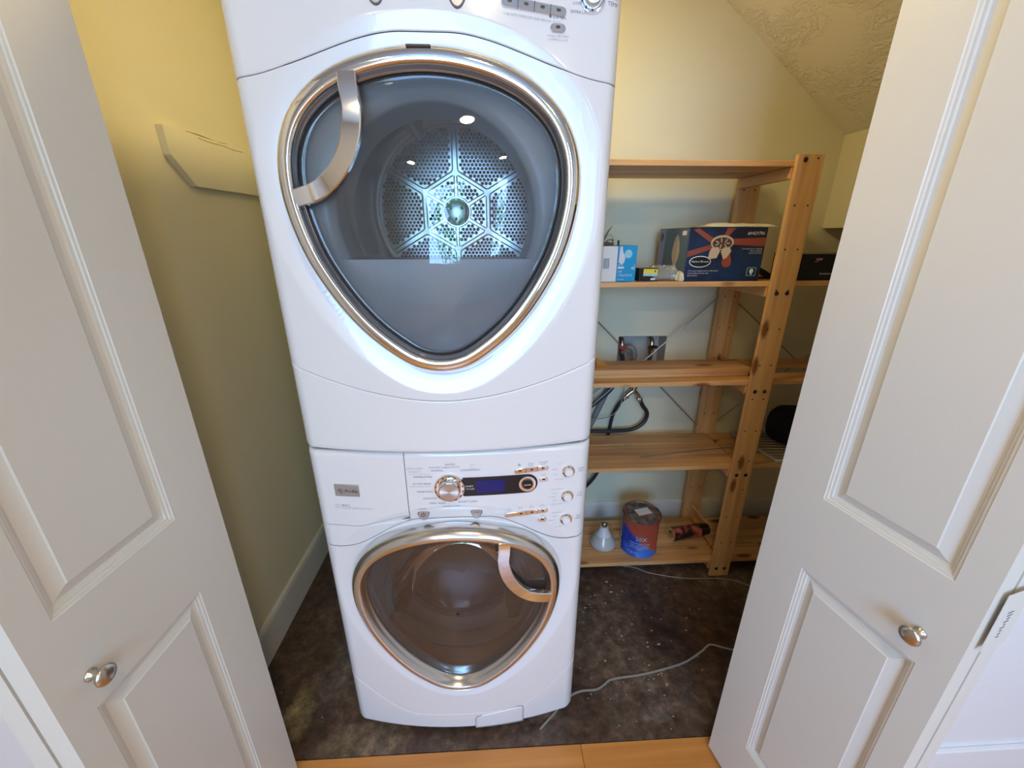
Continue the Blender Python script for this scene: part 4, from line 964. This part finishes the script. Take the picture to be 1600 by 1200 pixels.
# curled leafy thing on the white box
lf = empty('dried_plant', (.395, 1.47, Z2 + .118), 'curled grey-green dried plant on top of the white box', 'plant')
def leafm(pts, wd, m=M['leafm'], nm='leaf'):
    sp_ = spline(pts, 5); mb = MB(); P_ = []
    for i, p in enumerate(sp_):
        q = i / (len(sp_) - 1); w_ = wd * math.sin(PI * min(max(q, .04), .97)) ** .7
        P_.append([(p[0] - w_ * .6, p[1] - w_ * .4, p[2]), (p[0], p[1], p[2] - w_ * .3), (p[0] + w_ * .6, p[1] + w_ * .4, p[2] + w_ * .1)])
    mb.grid(P_); return mb.build(nm, m, lf, smooth=True, solid=.0008)
zt = Z2 + .1185
leafm([(.385, 1.46, zt), (.388, 1.455, zt + .02), (.398, 1.45, zt + .045), (.412, 1.448, zt + .064)], .008)
leafm([(.392, 1.47, zt), (.405, 1.463, zt + .018), (.418, 1.458, zt + .020), (.420, 1.455, zt + .004)], .009)
leafm([(.38, 1.47, zt), (.395, 1.465, zt + .030), (.412, 1.46, zt + .036), (.422, 1.458, zt + .020)], .007, M['shelfrack'])
MB().tube([(.36, 1.47, zt + .004), (.40, 1.465, zt + .006), (.425, 1.46, zt + .005)], [.006, .007, .004], 8).build('stem', M['bark'], lf, smooth=True)
MB().tube([(.4365, 1.445, Z2 + .1185), (.4365, 1.445, Z2 + .136)], .0035, 8).build('stub', M['blackpl'], lf)
# small black and yellow battery-type box
root, T = carton('small_carton', .066, .05, .044, (.516, 1.432, Z2), 0.02, M['blackpl'], 'small black, yellow and pale blue carton in front of the clear bag', 'box')
flat(T, root, 'yellow_print', [(.014, .026), (.065, .024), (.065, .041), (.014, .042)], 'F', M['yellowp']); flat(T, root, 'blue_print', [(.014, .018), (.065, .017), (.065, .024), (.014, .026)], 'F', M['skyp']); flat(T, root, 'white_print', [(.042, .004), (.060, .004), (.060, .010), (.042, .010)], 'F', M['paper'])
flat(T, root, 'dark_print', [(.054, .031), (.058, .031), (.058, .037), (.054, .037)], 'F', M['blackpl'], .0011)
crumple('clear_bag', .118, .080, .048, (.612, 1.478, Z2), .05, M['bag'], 'crinkled clear plastic bag between the small carton and the fan carton', 'bag', .0045, 11, 40, 24, .1)
crumple('paper_wad', .013, .03, .036, (.658, 1.425, Z2), .2, M['cream'], 'small cream cardboard piece wedged against the fan carton', 'cardboard', .002, 5, 12, 12)
# black tool behind the post, black carton to the right
mb = MB().prism([(0, .055), (.060, .030), (.090, .016), (.086, .004), (.050, .010), (.018, .034)], 0, .012, lambda u, v, w_: (.948 + u, 1.47 + w_ + u * .3, Z2 + v)); 
tl = mb.build('putty_knife', M['black'], origin=(.95, 1.47, Z2), bevel=.001); tag(tl, 'dark pointed blade leaning beside the fan carton near the post', 'tool')
MB().tube([(.945, 1.480, Z2 + .004), (.985, 1.490, Z2 + .004), (1.04, 1.50, Z2 + .004), (1.10, 1.505, Z2 + .004)], .004, 8).build('handle', M['blackpl'], tl, smooth=True)
root, T = carton('black_carton', .30, .14, .090, (1.076, 1.424, Z2), -.02, M['blackpl'], 'long black carton with small white print on the upper shelf right of the post', 'box')
ftext(T, root, 'carton_lettering', [('PROFESSIONAL SERIES', .085, .020, .0080, 'LEFT')], 'F', M['paper'])
flat(T, root, 'label_print', [(.062, .068), (.084, .069), (.084, .076), (.062, .075)], 'F', M['mauve']); flat(T, root, 'label_print', [(.058, .062), (.072, .062), (.072, .066), (.058, .066)], 'F', M['red'])
# second shelf right bay: white rack and black round item
Z4 = ZS[1] + TS + .0005
rk = empty('dish_rack', (1.20, 1.55, Z4), 'ivory plastic rack with slots on the second shelf right of the post', 'rack')
T = Matrix.Translation((1.128, 1.675, Z4)) @ Matrix.Rotation(-.05, 4, 'Z')
fr_ = [(0, 0, .006), (.30, 0, .006), (.30, -.27, .006), (.045, -.27, .006)]
mb = MB().tube([(0, 0, .012), (.30, 0, .012), (.30, -.255, .008), (.06, -.255, .008)], .008, 8, closed=True, flat=.9); mb.xform(T); mb.build('rim', M['shelfrack'], rk, smooth=True)
for k in range(9):
    y = -.03 - k * .025; a = .06 * (-y) / .255; MB().tube([(a, y, .010), (.30, y, .010)], .0036, 6).xform(T).build('bar', M['shelfrack'], rk, smooth=True)
MB().lathe([(.0001, 0), (.075, 0), (.098, .010), (.105, .035), (.106, .080), (.100, .110), (.082, .135), (.05, .148), (.0001, .152)], (1.345, 1.575, Z4 + .0215), 'Z', 36).build('round_pot', M['felt'], origin=(1.345, 1.575, Z4 + .0215), smooth=True)
tag(bpy.data.objects['round_pot'], 'black rounded lump like a hat resting on the ivory rack', 'hat')
# bottom shelf: flood bulb, paint can, spray can
Z5 = ZS[0] + TS + .0005
bl = empty('flood_bulb', (.506, 1.525, Z5), 'white floodlight bulb standing face down on the bottom shelf', 'light bulb')
bo = (.506, 1.525, Z5)
MB().lathe([(.0001, 0), (.040, 0), (.053, .004), (.0595, .012), (.0600, .020), (.055, .032), (.044, .052), (.036, .064)], bo, 'Z', 40).build('reflector', M['frost'], bl, smooth=True)
MB().lathe([(.0355, .062), (.033, .070), (.026, .082), (.0205, .098), (.0185, .108), (.0001, .108)], bo, 'Z', 36).build('neck', M['porc'], bl, smooth=True)
pr = [(.0001, .106)] + [(.0132 + (.0010 if k % 2 else 0), .106 + k * .0022) for k in range(10)] + [(.010, .129), (.005, .132), (.0001, .132)]
MB().lathe(pr, bo, 'Z', 24).build('screw_base', M['nickel'], bl, smooth=True, angle=80)
cn = empty('paint_can', (.672, 1.513, Z5), 'dented gallon paint can with blue label and red drips on the bottom shelf', 'paint can')
cp_ = (.672, 1.513, Z5); RC = .084
MB().lathe([(.0001, .002), (RC - .003, .002), (RC + .001, 0), (RC + .0015, .004), (RC - .001, .007), (RC - .001, .180), (RC + .0015, .184), (RC + .0015, .188)], cp_, 'Z', 56).build('can_body', M['can'], cn, smooth=True).rotation_euler.z = -.42
MB().lathe([(RC + .0018, .186), (RC + .0018, .1915), (RC - .001, .1935), (RC - .006, .192), (RC - .008, .187), (RC - .013, .186), (RC - .015, .189), (RC - .018, .1885), (.0001, .1875)], cp_, 'Z', 56).build('lid', M['lid'], cn, smooth=True, angle=50)
mb = MB().box((-.034, -.022, 0), (.034, .022, .0008)); mb.xform(Matrix.Translation((.680, 1.517, Z5 + .1897)) @ Matrix.Rotation(.22, 4, 'Z')); mb.build('lid_label', M['paper'], cn)
for s_ in (-1, 1):
    MB().lathe([(.0001, .004), (.006, .004), (.009, .001), (.010, -.002)], (0, 0, 0), 'X', 14).xform(Matrix.Translation((cp_[0] + s_ * RC * .96, cp_[1] - .016, Z5 + .150)) @ Matrix.Rotation(0 if s_ > 0 else PI, 4, 'Z')).build('bail_ear', M['lid'], cn, smooth=True)
# lettering wrapped on the can
mb = MB()
for s_, a0, z, sz in (('20X', .02, .092, .030), ('INTERIOR ACRYLIC PAINT', -.02, .074, .0078), ('ONE COAT COVERAGE', -.02, .063, .0078), ('WASHABLE SATIN FINISH', -.02, .052, .0078), ('PREMIUM', -.02, .043, .006), ('ONE GALLON', -.42, .022, .0072), ('3.78 L', -.42, .013, .0072)):
    vv, f = text2d(s_, sz, 'CENTER')
    a_off = -.28
    mb.add([(cp_[0] + (RC + .0004) * math.sin(a0 + a_off + x / RC), cp_[1] - (RC + .0004) * math.cos(a0 + a_off + x / RC), Z5 + z + y) for x, y in vv], f, M['skyp'] if s_ == '20X' else M['paper'])
mb.build('can_lettering', None, cn, recalc=False)
sp_c = empty('spray_can', (.93, 1.545, Z5), 'black and red printed spray can lying on its side on the bottom shelf', 'spray can')
T = Matrix.Translation((.838, 1.540, Z5 + .0325)) @ Matrix.Rotation(.16, 4, 'Z')
MB().lathe([(.0001, .006), (.018, .005), (.026, 0), (.0315, 0), (.032, .004)], (0, 0, 0), 'X', 36).xform(T).build('can_bottom', M['chrome'], sp_c, smooth=True)
MB().lathe([(.0312, .004), (.0318, .008), (.0318, .150), (.0312, .154)], (0, 0, 0), 'X', 40).xform(T).build('can_body', M['spray'], sp_c, smooth=True)
MB().lathe([(.0001, .152), (.030, .152), (.030, .156), (.028, .196), (.026, .200), (.0001, .200)], (0, 0, 0), 'X', 36).xform(T).build('cap', M['blackpl'], sp_c, smooth=True)
mb = MB().box((-.006, -.004, -.07), (.006, .004, .07)); mb.xform(Matrix.Translation((1.03, 1.625, Z5 + .062)) @ Matrix.Rotation(-1.15, 4, 'X') @ Matrix.Rotation(-.35, 4, 'Y'))
sk = mb.build('wood_stick', M['pineY'], origin=(.985, 1.60, Z5)); tag(sk, 'thin wooden stir stick leaning behind the spray can by the post', 'stick')
# brass picture hook / hinge on the middle shelf
mb = MB(); mb.prism([(0, 0), (.050, 0), (.050, .004), (.046, .004), (.010, .034), (0, .034)], 0, .010, lambda u, v, w_: (.405 + u, 1.500 + w_, .9818 + v))
hk = mb.build('brass_bracket', M['brass'], origin=(.42, 1.50, .9818), bevel=.0008); tag(hk, 'small brass bracket standing on the loose boards beside the dryer', 'bracket')

# ------------------------------------------------------------------ hose box, valves, hoses
hbx = empty('outlet_box', (.685, YB, bz0), 'recessed laundry water outlet box in the back wall with two valves', 'outlet box')
bx = MB(); a, b = (bx0 + .001, YB - .001, bz0 + .001), (bx1 - .001, YB + .085, bz1 - .001)
bx.add([(a[0], a[1], a[2]), (b[0], a[1], a[2]), (b[0], a[1], b[2]), (a[0], a[1], b[2]), (a[0], b[1], a[2]), (b[0], b[1], a[2]), (b[0], b[1], b[2]), (a[0], b[1], b[2])], [(4, 5, 6, 7), (0, 1, 5, 4), (1, 2, 6, 5), (2, 3, 7, 6), (3, 0, 4, 7)])
bx.build('box_shell', M['roomwall'], hbx, solid=.0015)
def valve(x, hm, n):
    y = YB + .030
    MB().tube([(x, y + .02, 1.022), (x, y, 1.016), (x, y - .01, 1.000), (x, y - .012, .975)], [.009, .011, .011, .010], 12).build('valve', M['nickel'], hbx, smooth=True)
    MB().lathe([(.013, .955), (.013, .972), (.011, .975)], (x, y - .012, 0), 'Z', 6).build('hose_nut', M['nickel'], hbx)
    MB().prism(capsule(.046, .014), 0, .008, lambda u, v, w_: (x + u - .004, y - .028 - w_, .988 + v)).build('valve_handle', hm, hbx, bevel=.002)
valve(.598, M['red'], 0); valve(.738, M['blackpl'], 1)
def hose(name, pts, r_, m, label, cat='hose', group='laundry hoses behind the shelves', n=10):
    o = MB().tube(spline(pts, 8), r_, n).build(name, m, origin=pts[0], smooth=True); return tag(o, label, cat, group)
YH = 1.725
hose('water_hose', [(.598, YB + .018, .955), (.606, YB + .01, .915), (.590, YB - .02, .870), (.540, YB - .050, .800), (.470, YB - .055, .735), (.41, YB - .055, .690), (.36, YB - .05, .68)], .0095, M['black'], 'black hose sweeping left from the red valve under the middle shelf')
hose('fill_hose', [(.606, YB + .018, .985), (.640, YB - .002, .985), (.652, YB - .004, .950), (.646, YB + .0, .900), (.63, YB - .01, .84)], .012, M['gasket'], 'thick grey hose elbow hanging inside the outlet box')
hose('drain_hose', [(.738, YB + .018, .955), (.730, YB + .01, .915), (.700, YB - .02, .870), (.665, YB - .035, .825)], .009, M['black'], 'short black hose from the black valve down to the splitter')
spl = empty('hose_splitter', (.64, YH, .78), 'metal Y-shaped hose splitter hanging below the middle shelf', 'fitting')
for nm, pts, rr_ in (('inlet', [(.655, YH, .826), (.650, YH, .790)], [.012, .013]), ('arm', [(.650, YH, .792), (.628, YH, .775), (.610, YH, .752)], [.012, .010, .011]), ('arm', [(.650, YH, .792), (.672, YH, .772), (.688, YH, .738)], [.012, .010, .011])):
    MB().tube(pts, rr_, 12).build(nm, M['nickel'], spl, smooth=True)
for p in ((.6535, YH, .812), (.617, YH, .762), (.683, YH, .75)): MB().lathe([(.0145, -.006), (.0155, -.004), (.0155, .004), (.0145, .006)], p, 'Z', 8).build('coupling', M['nickel'], spl)
hose('loop_hose', [(.689, YH, .740), (.702, YH, .715), (.728, YH, .675), (.716, YH, .625), (.665, YH, .592), (.58, YH - .003, .5865), (.48, YH, .5865), (.40, YH, .590), (.35, YH, .594)], .0095, M['black'], 'black hose looping from the splitter down to the second shelf')
hose('inner_hose', [(.608, YH, .752), (.585, YH + .008, .712), (.570, YH + .018, .660), (.562, YH + .021, .600), (.555, YH + .021, .540), (.545, YH + .01, .45), (.50, YH, .33), (.42, YH, .235), (.36, YH, .205)], .008, M['black'], 'black hose running from the splitter down behind the second shelf')
hose('pipe_hose', [(.555, YH + .030, .84), (.50, YH + .030, .69), (.455, YH + .030, .58), (.42, YH + .030, .50)], .014, M['gasket'], 'wide dark grey hose slanting down behind the second shelf')
for k, pts in enumerate(([(.606, YH - .006, .86), (.600, YH - .008, .78), (.588, YH - .008, .71), (.545, YH - .008, .665), (.46, YH - .006, .652), (.36, YH - .006, .655)], [(.560, YH + .006, .85), (.49, YH + .008, .80), (.43, YH + .008, .745), (.36, YH + .008, .67)])):
    hose('white_wire', pts, .0022, M['cord'], ['thin white wire curving round beside the splitter hoses', 'thin white wire slanting left above the black hose'][k], 'wire', 'thin white wires behind the shelves', 6)
# ------------------------------------------------------------------ cords and debris on the floor
def ribbon(name, pts, w_, t_h, m, label, zo=.0005):
    sp_ = spline([(x, y, zo) for x, y in pts], 8); P_ = []
    for i, p in enumerate(sp_):
        a = sp_[max(i - 1, 0)]; c_ = sp_[min(i + 1, len(sp_) - 1)]; d = np.array([c_[0] - a[0], c_[1] - a[1]]); d /= np.linalg.norm(d); n_ = np.array([-d[1], d[0]]) * w_ / 2
        P_.append([(p[0] - n_[0], p[1] - n_[1], zo), (p[0] - n_[0], p[1] - n_[1], zo + t_h), (p[0] + n_[0], p[1] + n_[1], zo + t_h), (p[0] + n_[0], p[1] + n_[1], zo)])
    o = MB().grid(P_, closev=True).build(name, m, origin=(pts[0][0], pts[0][1], 0), bevel=.0006); return tag(o, label, 'cord')
ribbon('flat_cord', [(.127, .819), (.17, .855), (.235, .908), (.28, .925), (.334, .928), (.365, .942), (.398, .959), (.50, .969), (.592, .984), (.68, 1.005), (.757, 1.04), (.790, 1.060), (.815, 1.066), (.874, 1.045), (.98, 1.02)], .0058, .0035, M['cord'], 'flat grey-white cord running over the concrete from under the washing machine')
o = MB().tube(spline([(.52, 1.49, .002), (.60, 1.47, .002), (.649, 1.457, .002), (.70, 1.425, .002), (.778, 1.400, .002), (.86, 1.383, .002), (.96, 1.378, .002), (1.06, 1.365, .002), (1.114, 1.334, .002), (1.2, 1.26, .002)], 8), .0019, 6).build('thin_cord', M['cord'], origin=(.649, 1.46, 0), smooth=True)
tag(o, 'thin cream cord lying on the concrete in front of the shelving post', 'cord')
db = MB(); rd = random.Random(21)
def chip(x, y, s_, m=None):
    n = rd.choice((4, 5, 6)); a0 = rd.random() * 6; ax = rd.uniform(.15, .8)
    p = [(s_ * math.cos(a0 + 2 * PI * k / n) * rd.uniform(.6, 1.1), s_ * ax * math.sin(a0 + 2 * PI * k / n) * rd.uniform(.6, 1.1)) for k in range(n)]
    db.prism(p, 0.0003, .0012 + s_ * .15, lambda u, v, w_: (x + u, y + v, w_))
for cx, cy, sp_, n, s_ in ((.45, 1.33, .06, 12, .004), (.50, 1.36, .02, 5, .009), (.36, 1.25, .03, 6, .006), (.60, 1.15, .25, 30, .003), (.47, 1.06, .06, 10, .005), (.55, .98, .05, 12, .005), (.40, 1.0, .10, 14, .003), (.62, 1.12, .03, 5, .006), (.75, 1.25, .12, 8, .004), (.35, .88, .12, 16, .003), (-.62, 1.05, .10, 8, .003), (-.5, .95, .08, 6, .0025), (.5, .84, .15, 10, .0025)):
    for k in range(n):
        x, y = rd.gauss(cx, sp_), rd.gauss(cy, sp_)
        if (-.47 < x < .26 and y > .79) or y < .79 or x < XL + .03 or y > 1.39: continue
        chip(x, y, s_ * rd.uniform(.35, 1.3))
o = db.build('debris', M['chip']); tag(o, 'small pale paint chips and crumbs scattered over the concrete', 'debris', kind='stuff')

# ------------------------------------------------------------------ lamps and the tree outside
def lamp(x, y, z, label):
    r_ = empty('ceiling_light', (x, y, z), label, 'light', 'round ceiling lights')
    MB().lathe([(.070, 0), (.088, -.004), (.092, -.012), (.084, -.018), (.072, -.012)], (x, y, z), 'Z', 32).build('frame', M['door'], r_, smooth=True)
    return r_
lamp(.03, 1.16, 2.342, 'round ceiling light above the dryer inside the closet')
for x, y, s_ in ((.10, -.25, 'nearest the closet'), (-.75, -1.35, 'at the left of the room'), (.9, -1.35, 'at the right of the room')): lamp(x, y, 2.438, 'round ceiling light ' + s_)
tree = empty('garden_tree', (1.0, -5.2, -1.0), 'leafy green tree outside the window behind the viewer', 'tree')
MB().tube([(1.0, -5.2, -1), (1.05, -5.2, .6), (.95, -5.2, 2.2)], [.16, .12, .08], 10).build('trunk', M['bark'], tree, smooth=True)
lv = MB(); rd = random.Random(4)
for k in range(1500):
    a, e_, rr_ = rd.random() * 6.28, rd.uniform(-1, 1), rd.random() ** .4
    x, y, z = 1.1 + 1.7 * rr_ * math.cos(a) * math.sqrt(1 - e_ * e_), -5.2 + .9 * rr_ * math.sin(a) * math.sqrt(1 - e_ * e_), 1.5 + 1.5 * rr_ * e_
    s_ = rd.uniform(.07, .15); u = Vector((rd.gauss(0, 1), rd.gauss(0, 1), rd.gauss(0, 1))).normalized(); v = u.orthogonal().normalized()
    c_ = Vector((x, y, z)); lv.add([c_ - u * s_, c_ + v * s_ * .45, c_ + u * s_, c_ - v * s_ * .45], [(0, 1, 2, 3)])
tag(lv.build('foliage', M['leafg'], tree, recalc=False), kind='stuff')
